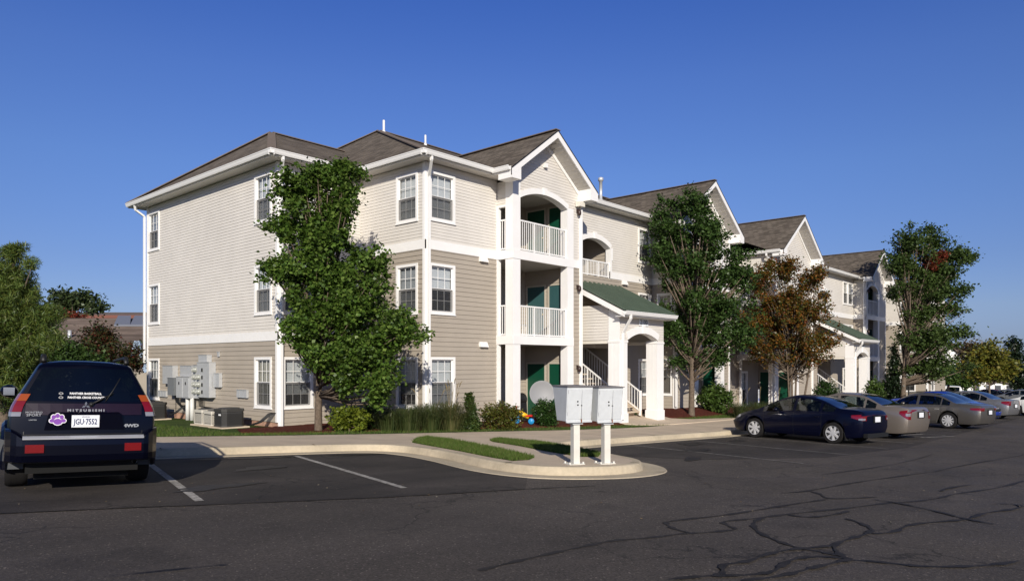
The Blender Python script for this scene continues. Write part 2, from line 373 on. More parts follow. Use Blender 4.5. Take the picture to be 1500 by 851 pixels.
# sidewalk polygon: kerb inner edge, then walk back edge reversed
back = [(u, Yb(u)) for u in (56, 40, 30, 20, 17, 14, 10, 8, 5.98, 3.33, .78, -1.39, -2.7, -5.15, -7.98, -14, -25, -40, -60)]
tag(polysheet('sidewalk', front+back, lambda u, y: G(u, y)+.150, 4, M_conc, kinks=kk), kind='structure')
plaza = [(7.7, -1.1), (11.5, -1.1), (11.6, -2.0), (12.6, -2.35), (16.5, -2.85), (18.5, -3.15), (10.2, -3.02), (9.2, -2.86), (8.2, -2.5), (7.7, -2.2)]
tag(polysheet('entry_walk', plaza, lambda u, y: T(u, y)+.035, .8, M_conc, skirt=.3), kind='structure')
# score joints on the walk
mb = MB()
for i, u in enumerate(np.arange(-14, 40, 1.5)):
    y0 = Yb(u); yf = None
    ycand = [p[1] for p in kin if abs(p[0]-u) < .45]
    yf = max([y for y in ycand if y < y0-.5], default=y0-2.4) if u < -6 or u > .5 else y0-2.1
    mb.add([(u-.006, y0, G(u, y0)+.153), (u+.006, y0, G(u, y0)+.153), (u+.006-.3*(u < 0), yf, G(u, yf)+.153), (u-.006-.3*(u < 0), yf, G(u, yf)+.153)], [(0, 1, 2, 3)])
tag(mb.build('walk_joints', MATS['joint_dark']), kind='structure')
# painted lines
def line(mb, a, b, wd, zf):
    dx, dy = b[0]-a[0], b[1]-a[1]; l = math.hypot(dx, dy); nx, ny = -dy/l*wd/2, dx/l*wd/2; k = max(1, int(l/1.2))
    for i in range(k):
        p = [(a[0]+dx*t/k, a[1]+dy*t/k) for t in (i, i+1)]
        mb.quad(*[(x, y, zf(x, y)) for x, y in ((p[0][0]-nx, p[0][1]-ny), (p[1][0]-nx, p[1][1]-ny), (p[1][0]+nx, p[1][1]+ny), (p[0][0]+nx, p[0][1]+ny))])
mb = MB(); zl = lambda u, y: G(u, y)+.009
for k in range(-1, 9):
    a = (-6.99-2.7*k*.968*1., -4.06+2.7*k*.25); 
    if k == 0: a = (-6.99, -4.06)
    line(mb, a, (a[0]-1.27, a[1]-4.91), .105, zl) if k >= 0 else None
mbR = MB()
for u in (1.2, 4.45, 7.6, 10.35, 13.3, 14.9, 17.7, 20.5, 23.3, 26.1, 28.9, 31.7, 34.5, 37.3, 40.1, 43, 46, 49): line(mbR, (u+.42, -6.5), (u-.72, -11.4), .085, zl)
for k in range(5): line(mb, (13.25-.2*k, -7.0-1.0*k), (14.75-.2*k, -7.7-1.0*k), .10, zl)
tag(mb.build('painted_lines', M_paint), kind='structure')
mb = mbR
for u in range(62, 128, 3):
    for y in (-3, 8, 19): line(mb, (u, y), (u, y+5), .12, zl)
tag(mb.build('painted_lines', mat('faded_line_paint', (.20, .19, .175), .8, .2, noise=(22, .5), big=(5, .4))), kind='structure')
CR = {
'a': [(-10.78, -12.92), (-10.46, -12.92), (-10.13, -12.93), (-9.69, -12.95), (-9.24, -12.99), (-9.0, -13.01), (-8.58, -13.21), (-8.19, -13.3), (-7.94, -13.47), (-7.55, -13.59)],
'b': [(-7.55, -13.59), (-7.36, -13.35), (-7.18, -13.29), (-6.74, -13.46), (-6.13, -13.6), (-5.13, -13.95), (-4.18, -14.19), (-3.73, -14.42), (-2.95, -14.6), (-2.3, -14.65), (-0.97, -14.99), (0.75, -15.16)],
'c': [(-8.11, -13.32), (-8.03, -13.1), (-7.85, -12.92), (-7.66, -12.86), (-6.95, -13.08), (-6.3, -13.2), (-5.4, -13.33), (-4.48, -13.51)],
'd': [(-4.37, -12.82), (-3.92, -13.01), (-2.42, -13.13), (-0.89, -13.36), (0.98, -13.66)],
'e': [(-3.83, -13.02), (-4.03, -13.28), (-4.46, -13.52), (-3.68, -13.92)],
'f': [(-6.61, -13.5), (-7.0, -13.54), (-7.36, -13.7), (-7.67, -13.94), (-7.89, -14.22), (-8.0, -14.41), (-8.01, -14.62), (-8.06, -14.8), (-8.15, -14.92)],
'g': [(-6.21, -13.63), (-6.23, -13.83), (-5.93, -13.98), (-5.33, -14.05)],
'h': [(-5.95, -14.2), (-6.11, -14.4), (-6.45, -14.62), (-6.8, -14.65), (-7.19, -14.61), (-7.63, -14.59), (-8.03, -14.79), (-8.1, -14.86)],
'i': [(-6.7, -14.69), (-6.42, -14.84), (-5.88, -14.82), (-5.35, -15.01), (-4.82, -15.25), (-4.16, -15.28), (-3.41, -15.53), (-2.9, -15.53), (-3.03, -15.27)],
'j': [(-4.0, -13.97), (-4.11, -14.34), (-4.53, -14.91), (-4.83, -15.19), (-5.0, -15.54)],
'k': [(-8.15, -14.92), (-8.02, -15.17), (-7.98, -15.37), (-7.75, -15.63), (-7.38, -15.87), (-7.05, -15.99)],
'l': [(-9.92, -14.12), (-9.62, -14.27), (-9.45, -14.35), (-9.17, -14.19), (-8.94, -14.3), (-8.55, -14.3), (-8.16, -14.37), (-7.92, -14.49), (-7.66, -14.6)],
'm': [(-9.59, -14.3), (-9.32, -14.51), (-9.06, -14.6), (-8.66, -14.54), (-8.36, -14.59), (-8.16, -14.76), (-8.14, -14.89)],
'n': [(-9.54, -14.54), (-9.21, -14.69), (-8.83, -14.76), (-8.5, -14.82), (-8.12, -14.91)],
'o': [(-2.19, -14.45), (-1.75, -14.43), (-0.76, -14.62)],
'q': [(.9, -13.7), (4, -13.9), (8, -14.4), (12, -14.3)], 's': [(-12.9, -11.2), (-12.4, -11.35), (-12.1, -11.45)],
't': [(2, -15.2), (5, -15.4), (9, -15.9)], 'u': [(-1.5, -12.4), (2, -12.8), (6, -12.7)]}
mb = MB()
for i, (k, p) in enumerate(CR.items()):
    p = smooth(p, 6); wds = []
    for _ in range(7): p = [p[0]]+[tuple((a_+2*b_+c_)/4 for a_, b_, c_ in zip(p[q-1], p[q], p[q+1])) for q in range(1, len(p)-1)]+[p[-1]]
    w0 = .68*{'a': .05, 'd': .045, 's': .02, 'q': .03, 't': .03, 'u': .02}.get(k, .05)
    L_ = []; Rr = []
    for j, q in enumerate(p):
        ww = w0*(.75+.45*math.sin(j*.9+i)+.25*math.sin(j*2.3+i*2)); ww = max(ww, .35*w0)
        if j in (0, len(p)-1): ww *= .25
        L_.append(offset_path(p, ww)[j]); Rr.append(offset_path(p, -ww)[j])
    h = .005+.0007*i
    for j in range(len(p)-1):
        mb.quad(*[(x, y, G(x, y)+h) for x, y in (L_[j], L_[j+1], Rr[j+1], Rr[j])])
tag(mb.build('crack_seal', M_seal), kind='structure')
# ragged dark seam between stall paving and lane
mb = MB(); p = smooth([(-16, -6.3), (-14.3, -7.1), (-12.76, -7.78), (-12.21, -8.02), (-11.58, -8.28), (-10.95, -8.6), (-9.88, -9.08), (-9.04, -9.45), (-8.3, -9.72), (-7.0, -10.15), (-5.9, -10.6)], 12)
for j in range(len(p)-1):
    w0 = random.uniform(.004, .03); w1 = random.uniform(.004, .03)
    a = offset_path(p, w0)[j]; b = offset_path(p, w1)[j+1]; c = offset_path(p, -w1)[j+1]; d = offset_path(p, -w0)[j]
    mb.quad(*[(x, y, G(x, y)+.0095) for x, y in (a, b, c, d)])
tag(mb.build('pavement_seam', M_seal), kind='structure')
# oil stains in the bays
mb = MB()
for sx_, sy_, ra, rb_, an in ((-7.9, -3.95, .9, .16, -.25), (-5.9, -4.55, .55, .13, -.3), (-8.6, -5.6, .5, .22, .2), (-10.2, -7.3, .6, .2, .1), (3.5, -7.2, .6, .3, .3), (1.6, -8.4, .5, .25, 0), (-.6, -9.4, .5, .16, .4), (6.1, -7.4, .5, .2, .2)):
    P_ = []
    for k in range(22):
        a = 2*math.pi*k/22; q = 1+.22*math.sin(3*a+sx_)+.15*math.sin(7*a+sy_*3)+random.uniform(-.06, .06); x, y = ra*q*math.cos(a), rb_*q*math.sin(a)
        x, y = sx_+x*math.cos(an)-y*math.sin(an), sy_+x*math.sin(an)+y*math.cos(an); P_.append((x, y, G(x, y)+.0125))
    mb.poly(P_)
tag(mb.build('oil_stain', mat('oil_dark', (.019, .016, .015), .6, .4, noise=(6, .3))), kind='structure')
# lawn terrain and mulch
lawn = [(-60, 14.02), (-7.98, .46), (-5.15, -.58), (-2.7, -1.28), (-1.39, -1.58), (.78, -2.06), (3.33, -2.66), (5.98, -2.97), (10, -2.98), (20, -3.08), (56, -3.46), (58, 20), (58, 60), (-60, 60)]
tag(polysheet('lawn', lawn, T, 1.5, M_grass, kinks=kk), kind='structure')
mulches = [[(-4.9, 2.2), (-4.1, .75), (-2.6, .1), (-.9, -.72), (1.2, -1.3), (3.4, -1.85), (5.9, -2.25), (7.6, -2.35), (7.72, .3), (-.1, 3.5), (-3.2, 3.5), (-4.3, 3.6)],
           [(11.5, .3), (11.62, -1.9), (12.4, -2.1), (14.5, -2.15), (17, -2.1), (19, -1.8), (19.8, -1.9), (21, -2.6), (23.5, -2.9), (28, -3.0), (29.8, -2.9), (29.8, .2), (19.4, .2)]]
def zm(u, y):
    d = 0
    if u > 11: d = .12*math.exp(-((u-14.2)/2.2)**2-((y+1.3)/.9)**2)
    return T(u, y)+.02+d
for p in mulches: tag(polysheet('mulch_bed', p, zm, .35, M_mulch, bumpy=.035, skirt=.1), kind='structure')
g1 = [(-3.18, -3.29), (-2.56, -2.96), (-2.61, -3.91), (-3.24, -5.48), (-3.78, -6.81), (-4.41, -8.14), (-4.85, -8.38), (-5.24, -8.32), (-5.09, -7.66), (-4.71, -6.55), (-4.30, -5.11), (-4.0, -4.1)]
g2 = [(-1.92, -4.6), (-1.38, -4.38), (-1.36, -5.73), (-1.96, -7.21), (-2.72, -8.48), (-3.27, -8.8), (-3.56, -8.59), (-3.17, -7.42), (-2.59, -6.14), (-2.19, -4.95)]
for p in (g1, g2): tag(polysheet('lawn', p, lambda u, y: G(u, y)+.158, .5, M_grass), kind='structure')
def blades(name, poly, zf, n, h, mt, avoid=()):
    x0, x1 = min(p[0] for p in poly), max(p[0] for p in poly); y0, y1 = min(p[1] for p in poly), max(p[1] for p in poly)
    vs = []; k = 0
    while k < n:
        x, y = random.uniform(x0, x1), random.uniform(y0, y1)
        if not inside(poly, x, y) or any(inside(a, x, y) for a in avoid): k += .2; continue
        k += 1; z = zf(x, y)-.01; t = random.uniform(0, 6.3); hh = h*random.uniform(.5, 1.25); ww = random.uniform(.005, .010)
        lx, ly = random.gauss(0, .35)*hh, random.gauss(0, .35)*hh; c, s = math.cos(t)*ww, math.sin(t)*ww
        vs += [(x-c, y-s, z), (x+c, y+s, z), (x+lx, y+ly, z+hh)]
    me = bpy.data.meshes.new(name); m_ = len(vs)//3
    me.from_pydata(vs, [], [(3*i, 3*i+1, 3*i+2) for i in range(m_)]); me.materials.append(mt)
    o = bpy.data.objects.new(name, me); COL.objects.link(o); return o
zi = lambda u, y: G(u, y)+.158
for i, p in enumerate((g1, g2)):
    tag(blades('grass_blades', p, zi, 20000, .075, M_blade), ('mown grass on the kerb island strip nearest the road', 'mown grass on the inner island strip behind the mailboxes')[i], 'grass', kind='stuff')
strip = [(-60+52.02, .46), (-5.15, -.58), (-1.39, -1.58), (.78, -2.06), (3.33, -2.66), (5.98, -2.97), (10, -2.98), (8.2, -2.52), (7.6, -2.35), (5.9, -2.2), (3.4, -1.8), (1.2, -1.25), (-.9, -.68), (-2.6, .15), (-4.1, .8), (-5.1, 2.3), (-5, 13), (-9, 13), (-14, 6), (-14, 2)]
tag(blades('grass_blades', strip, T, 42000, .085, M_blade), 'green lawn grass between the sidewalk and the mulch beds', 'grass', kind='stuff')
strip2 = [(11.6, -2.05), (12.6, -2.37), (16.5, -2.88), (20, -3.05), (28, -3.15), (28, -2.9), (21, -2.6), (19.5, -1.9), (17, -2.1), (14.5, -2.15), (12.4, -2.1)]
tag(blades('grass_blades', strip2, T, 14000, .1, M_blade), 'lawn grass beyond the entry walk in front of the mulch mound', 'grass', kind='stuff')
# ------------------------------------------------------------ the apartment building
FY = lambda c: (lambda s, z, o=0: (s, c-o, z))
FU = lambda c: (lambda s, z, o=0: (c-o, s, z))
FUp = lambda c: (lambda s, z, o=0: (c+o, s, z))
FYp = lambda c: (lambda s, z, o=0: (s, c+o, z))
B = empty('apartment_building', (0, 0, 0), 0, 'three storey cream and tan sided apartment building with green porch roofs and white balconies', 'building')
def arc(a, r): return (a*a+r*r)/(2*r)
def gaps(z, ops, s0, s1):
    cuts = []
    for op in ops:
        a, b, z0, z1 = op[:4]; r = op[4] if len(op) > 4 else 0
        if z <= z0 or z >= z1+r: continue
        if z > z1:
            h = (b-a)/2; Rr = arc(h, r); zc = z1+r-Rr; hw = math.sqrt(max(Rr*Rr-(z-zc)**2, 0)); c = (a+b)/2; a, b = c-hw, c+hw
        cuts.append((a, b))
    cuts.sort(); out = []; x = s0
    for a, b in cuts:
        if a > x+1e-4: out.append((x, min(a, s1)))
        x = max(x, b)
    if x < s1-1e-4: out.append((x, s1))
    return [(a, b) for a, b in out if b-a > 1e-3]
def siding(mb, F, s0, s1, z0, z1, expo, ops, mi, clip=None, th=None):
    th = th or (.013 if expo < .12 else .02)
    zs = {z0, z1}
    k = 0
    while z0+k*expo < z1: zs.add(round(z0+k*expo, 5)); k += 1
    for op in ops:
        for q in op[2:4]:
            if z0 < q < z1: zs.add(q)
        if len(op) > 4 and op[4]:
            for j in range(1, 13):
                q = op[3]+op[4]*(j/12)
                if z0 < q < z1: zs.add(round(q, 5))
    zs = sorted(zs)
    for a, b in zip(zs, zs[1:]):
        if b-a < 1e-4: continue
        zc = z0+math.floor((a+b)/2/expo-z0/expo)*expo; oa = th*(1-(a-zc)/expo); ob = th*(1-(b-zc)/expo)
        for x0, x1 in gaps((a+b)/2, ops, s0, s1):
            if clip:
                l0, r0 = clip(a); l1, r1 = clip(b)
                xa, xb, ya, yb_ = max(x0, l0), min(x1, r0), max(x0, l1), min(x1, r1)
                if xb-xa < .01: continue
                if yb_ < ya: ya = yb_ = (ya+yb_)/2
            else: xa, xb, ya, yb_ = x0, x1, x0, x1
            mb.quad(F(xa, a, oa), F(xb, a, oa), F(yb_, b, ob), F(ya, b, ob), mi)
            if abs(a-zc) < 1e-3: mb.quad(F(xa, a, 0), F(xb, a, 0), F(xb, a, oa), F(xa, a, oa), mi)
def wall(F, s0, s1, zb, zt, split, ops=(), clip=None, ends=(0, 0), band=True, up=None, name='siding_wall'):
    mb = MB(); ops = list(ops)
    if split is None: siding(mb, F, s0, s1, zb, zt, .1, ops, 1, clip)
    else:
        if split > zb: siding(mb, F, s0, s1, zb, split, .15, ops, 0)
        for x0, x1 in gaps(split+.14, ops, s0, s1):
            mb.fbox(F, x0, x1, split, split+.29, -.02, .03, 2)
        siding(mb, F, s0, s1, split+.29, zt, .1, ops, 1, clip)
    tt = zt if not clip else min(zt, up or zt)
    if ends[0]: mb.fbox(F, s0, s0+.11, zb, tt, -.02, .034, 2)
    if ends[1]: mb.fbox(F, s1-.11, s1, zb, tt, -.02, .034, 2)
    return mb.build(name, [M_lo, M_up, M_trim], B)
WIN = [(6.46, 8.0), (3.53, 5.12), (.55, 2.17)]
wcount = 0
def window(F, s0, s1, z0, z1, cols=3, blind=None):
    global wcount; wcount += 1
    c = .085; mb = MB()
    for a, b, p, q in ((s0, s1, z0, z0+c), (s0, s1, z1-c, z1), (s0, s0+c, z0+c, z1-c), (s1-c, s1, z0+c, z1-c)): mb.fbox(F, a, b, p, q, -.10, .04)
    mb.fbox(F, s0-.02, s1+.02, z0-.03, z0, -.02, .055)
    wn = mb.build('window', M_trim, B)
    a, b, p, q = s0+c, s1-c, z0+c, z1-c; m = (p+q)/2-.01
    for up_, (zz0, zz1, o) in enumerate(((p, m, -.045), (m, q, -.02))):
        mb = MB(); f = .035
        for x0, x1, y0, y1 in ((a, b, zz0, zz0+f), (a, b, zz1-f, zz1), (a, a+f, zz0+f, zz1-f), (b-f, b, zz0+f, zz1-f)): mb.fbox(F, x0, x1, y0, y1, o-.03, o)
        for i in range(1, cols):
            x = a+f+(b-a-2*f)*i/cols; mb.fbox(F, x-.008, x+.008, zz0+f, zz1-f, o-.022, o-.010)
        zz = (zz0+zz1)/2; mb.fbox(F, a+f, b-f, zz-.008, zz+.008, o-.021, o-.011)
        mb.build('sash', M_trim, wn)
        mb = MB(); mb.quad(F(a+f, zz0+f, o-.016), F(b-f, zz0+f, o-.016), F(b-f, zz1-f, o-.016), F(a+f, zz1-f, o-.016)); mb.build('pane', M_glass, wn)
    mb = MB(); mb.quad(F(a, p, -.008), F(b, p, -.008), F(b, m+.02, -.008), F(a, m+.02, -.008)); mb.build('insect_screen', M_screen, wn)
    # blind: thin slats hanging behind the glass; box closing the reveal
    drop = blind if blind is not None else random.choice([.0, .0, 0., .25, .5, 0.])
    mb = MB(); zlow = p+(q-p)*drop
    k = int((q-zlow)/.03)
    for i in range(k):
        z = q-.03*(i+1); mb.quad(F(a, z, -.125), F(b, z, -.125), F(b, z+.028, -.112), F(a, z+.028, -.112), 0)
    mb.build('blind', random.choice((M_blind, M_blind, M_blind2, M_blind3)), wn)
    mb = MB(); bk = -.45
    mb.quad(F(a, p, bk), F(b, p, bk), F(b, q, bk), F(a, q, bk))
    for u_, v_ in (((a, p), (b, p)), ((b, p), (b, q)), ((b, q), (a, q)), ((a, q), (a, p))): mb.quad(F(u_[0], u_[1], -.09), F(v_[0], v_[1], -.09), F(v_[0], v_[1], bk), F(u_[0], u_[1], bk))
    mb.build('window_reveal', M_dark, wn)
    return (s0+c, s1-c, z0+c, z1-c)
def wins(F, spans, dz=0, floors=(0, 1, 2), **k):
    return [window(F, a, b, WIN[f][0]+dz, WIN[f][1]+dz, **k) for f in floors for a, b in spans]
def railing(pts, z0, z1, parent=None, name='balcony_railing', sp=.105, mt=None):
    mb = MB()
    for (x0, y0, *r0), (x1, y1, *r1) in zip(pts, pts[1:]):
        dz0 = r0[0] if r0 else 0; dz1 = r1[0] if r1 else 0
        a0, a1 = (x0, y0, z0+dz0+.05), (x1, y1, z0+dz1+.05); b0, b1 = (x0, y0, z1+dz0), (x1, y1, z1+dz1)
        mb.bar(a0, a1, .035, .045); mb.bar(b0, b1, .05, .05)
        L = math.hypot(x1-x0, y1-y0); n = max(2, int(L/sp))
        for i in range(n+1):
            t = i/n; thick = .045 if i in (0, n) or (L > 1.8 and i in (n//3, 2*n//3)) else .02
            x, y = x0+(x1-x0)*t, y0+(y1-y0)*t; zz = dz0+(dz1-dz0)*t
            mb.bar((x, y, z0+zz+(0 if thick > .03 else .05)), (x, y, z1+zz), thick, up=(1, 0, 0))
    return mb.build(name, mt or M_trim, parent or B)
def archtrim(F, s0, s1, zs, r, wdt=.19, o=.05, key=True):
    mb = MB(); h = (s1-s0)/2; Rr = arc(h, r); zc = zs+r-Rr; c = (s0+s1)/2; t0 = math.asin(h/Rr); n = 20
    for i in range(n):
        p = []
        for t in (-t0+2*t0*i/n, -t0+2*t0*(i+1)/n): p += [(c+Rr*math.sin(t), zc+Rr*math.cos(t)), (c+(Rr+wdt)*math.sin(t), zc+(Rr+wdt)*math.cos(t))]
        mb.hexa([F(*p[0], -.25), F(*p[2], -.25), F(*p[2], o), F(*p[0], o), F(*p[1], -.02), F(*p[3], -.02), F(*p[3], o), F(*p[1], o)])
    if key: mb.hexa([F(c-.06, zs+r-.01, 0), F(c+.06, zs+r-.01, 0), F(c+.06, zs+r-.01, o+.03), F(c-.06, zs+r-.01, o+.03), F(c-.10, zs+r+wdt+.05, 0), F(c+.10, zs+r+wdt+.05, 0), F(c+.10, zs+r+wdt+.05, o+.03), F(c-.10, zs+r+wdt+.05, o+.03)])
    return mb.build('arch_trim', M_trim, B)
def door(F, s0, s1, z0, z1, mt, o=.0):
    mb = MB(); mb.fbox(F, s0, s1, z0, z1, o-.03, o+.012); d = mb.build('door', mt, B)
    mb = MB()
    for a, b, p, q in ((s0-.06, s0, z0, z1+.06), (s1, s1+.06, z0, z1+.06), (s0, s1, z1, z1+.06)): mb.fbox(F, a, b, p, q, o-.03, o+.035)
    mb.build('frame', mat('door_frame_tan', (.45, .41, .34), .6, .3), d)
    mb = MB(); p = F(s0+.08, z0+.95, o+.05); mb.lathe([(0, -.03), (.03, -.02), (.03, .02), (0, .03)], p, 'z', 10); mb.build('door_knob', mat('brass', (.5, .38, .15), .3, .5, metal=.8), d)
def lamp(F, s, z):
    mb = MB(); p = F(s, z, .12); q = F(s, z, .02)
    mb.fbox(F, s-.05, s+.05, z-.02, z+.13, .02, .05); mb.bar(F(s, z+.08, .03), F(s, z+.08, .14), .03)
    mb.lathe([(.02, .1), (.055, .07), (.075, 0), (.07, -.09), (.05, -.12), (0, -.12)], p, 'z', 12); mb.build('wall_lamp', M_bronze, B)
def ventcap(F, s, z):
    mb = MB()
    for d in (0, .19):
        mb.hexa([F(s+d, z, .0), F(s+d+.16, z, .0), F(s+d+.16, z, .14), F(s+d, z, .14), F(s+d, z+.17, .0), F(s+d+.16, z+.17, .0), F(s+d+.16, z+.17, .06), F(s+d, z+.17, .06)])
    mb.build('dryer_vent', M_trim, B)
def downspout(pts):
    mb = MB()
    for a, b in zip(pts, pts[1:]): mb.bar(a, b, .085, .065)
    mb.build('downspout', M_gutter, B)
def gutter(a, b, n, z, ov=.5):
    """a,b ends (x,y) of the outer eave line, n outward unit; also the fascia and the flat soffit behind it"""
    mb = MB(); (x0, y0), (x1, y1) = a, b
    P = lambda x, y, o, zz: (x+n[0]*o, y+n[1]*o, zz)
    pr = [(-.02, z-.13), (.06, z-.13), (.085, z-.08), (.10, z-.03), (.115, z-.01), (.115, z+.01), (.095, z+.01), (.09, z-.02), (-.02, z-.03)]
    v = [P(x0, y0, o, q) for o, q in pr]+[P(x1, y1, o, q) for o, q in pr]; k = len(pr)
    mb.add(v, [(i, (i+1) % k, k+(i+1) % k, k+i) for i in range(k)]+[tuple(range(k)), tuple(range(k, 2*k))])
    mb.build('gutter', M_gutter, B)
    mb = MB()
    mb.hexa([P(x0, y0, -.04, z-.17), P(x1, y1, -.04, z-.17), P(x1, y1, -.021, z-.17), P(x0, y0, -.021, z-.17), P(x0, y0, -.04, z+.0), P(x1, y1, -.04, z+.0), P(x1, y1, -.021, z+.0), P(x0, y0, -.021, z+.0)])
    mb.build('fascia', M_trim, B)
def soffit(pts, z):
    mb = MB(); mb.poly([(x, y, z) for x, y in pts]); mb.build('soffit', M_soffit, B)
zt = 8.24
# wing
wb = -.04
ops = wins(FU(-3.07), [(3.76, 4.82), (12.24, 13.32)], blind=0)
wall(FU(-3.07), 3.4, 13.44, wb+.17, zt, 2.68, ops, ends=(1, 1))
ops = wins(FY(3.4), [(-2.93, -1.84)])
wall(FY(3.4), -3.07, 0, wb, zt, 2.68, ops, ends=(1, 0))
mb = MB(); mb.box(-3.05, 3.42, -.6, -2.9, 13.42, wb+.17); mb.box(-3.05, 3.42, -.6, 0, 3.6, wb); mb.box(-.0+.02, .02, -.6, .2, 3.6, wb); mb.box(.02, .02, -.6, 3.4, .2, wb); mb.build('foundation', M_found, B)
# bay
ops = wins(FU(0), [(.35, 1.41)]); wall(FU(0), 0, 3.4, wb, zt, 5.54, ops, ends=(1, 0))
ops = wins(FY(0), [(.14, 1.24)]); wall(FY(0), 0, 3.25, wb, zt, 5.54, ops, ends=(1, 0))
ventcap(FY(0), 2.35, 5.38); ventcap(FY(0), 2.35, 2.52)
# generic gabled balcony block
def zf1(Y): return 8.42+.417*(Y+.5)
def zf2(Y): return 7.97+.417*(Y+1.7)
def gable(uc, w_, yf, wy, ez, pz, zf, yv):
    yr = yf+1
    while zf(yr) < pz: yr += .02
    mb = MB(); th = .05
    for sgn in (-1, 1):
        e = uc+sgn*w_
        P = [(e, yf, ez), (uc, yf, pz), (uc, yr, pz), (e, yv, ez)]
        mb.poly(P, 0); mb.poly([(x, y, z-th) for x, y, z in P], 0)
        mb.quad(P[0], P[1], (uc, yf, pz-th), (e, yf, ez-th), 1); mb.quad(P[0], P[3], (e, yv, ez-th), (e, yf, ez-th), 1)
    mb.bar((uc, yf, pz+.01), (uc, yr, pz+.01), .26, .03, 2)
    mb.build('gable_roof', [M_roof, M_black, M_roofcap], B)
    sl_ = (pz-ez)/w_; mb = MB()
    for sgn in (-1, 1):
        e = uc+sgn*w_
        # rake board
        mb.hexa([(e, yf+.01, ez-.27), (uc, yf+.01, pz-.27), (uc, yf+.05, pz-.27), (e, yf+.05, ez-.27), (e, yf+.01, ez-th), (uc, yf+.01, pz-th), (uc, yf+.05, pz-th), (e, yf+.05, ez-th)], 0)
        # frieze on the wall
        e2 = e-sgn*.42; zz = ez+.42*sl_
        mb.hexa([(e2, wy-.05, zz-.42), (uc, wy-.05, pz-.42), (uc, wy-.001, pz-.42), (e2, wy-.001, zz-.42), (e2, wy-.05, zz-.27), (uc, wy-.05, pz-.27), (uc, wy-.001, pz-.27), (e2, wy-.001, zz-.27)], 0)
        # boxed return
        a, b = sorted((e, e-sgn*.46)); za = ez-.34
        zt0 = ez-th-.003; zt1 = ez+.46*sl_-th-.003
        q = [(a, yf+.012, za), (b, yf+.012, za), (b, wy-.002, za), (a, wy-.002, za)]
        tops = [zt0 if abs(x-e) < .01 else zt1 for x in (a, b, b, a)]
        mb.hexa(q+[(x, y, t) for (x, y, _), t in zip(q, tops)], 0)
        # sloped soffit boards
        mb.hexa([(e2, yf+.05, zz-.26), (uc, yf+.05, pz-.26), (uc, wy-.002, pz-.26), (e2, wy-.002, zz-.26), (e2, yf+.05, zz-.24), (uc, yf+.05, pz-.24), (uc, wy-.002, pz-.24), (e2, wy-.002, zz-.24)], 1)
        for i in range(1, 12):
            t = i/12; x = e2+(uc-e2)*t; z = zz+(pz-zz)*t-.262
            mb.box(x-.006, yf+.06, z-.012, x+.006, wy-.01, z, 2)
    mb.build('rake_trim', [M_trim, M_soffit, mat('soffit_gap', (.3, .28, .25), .8, .2)], B)
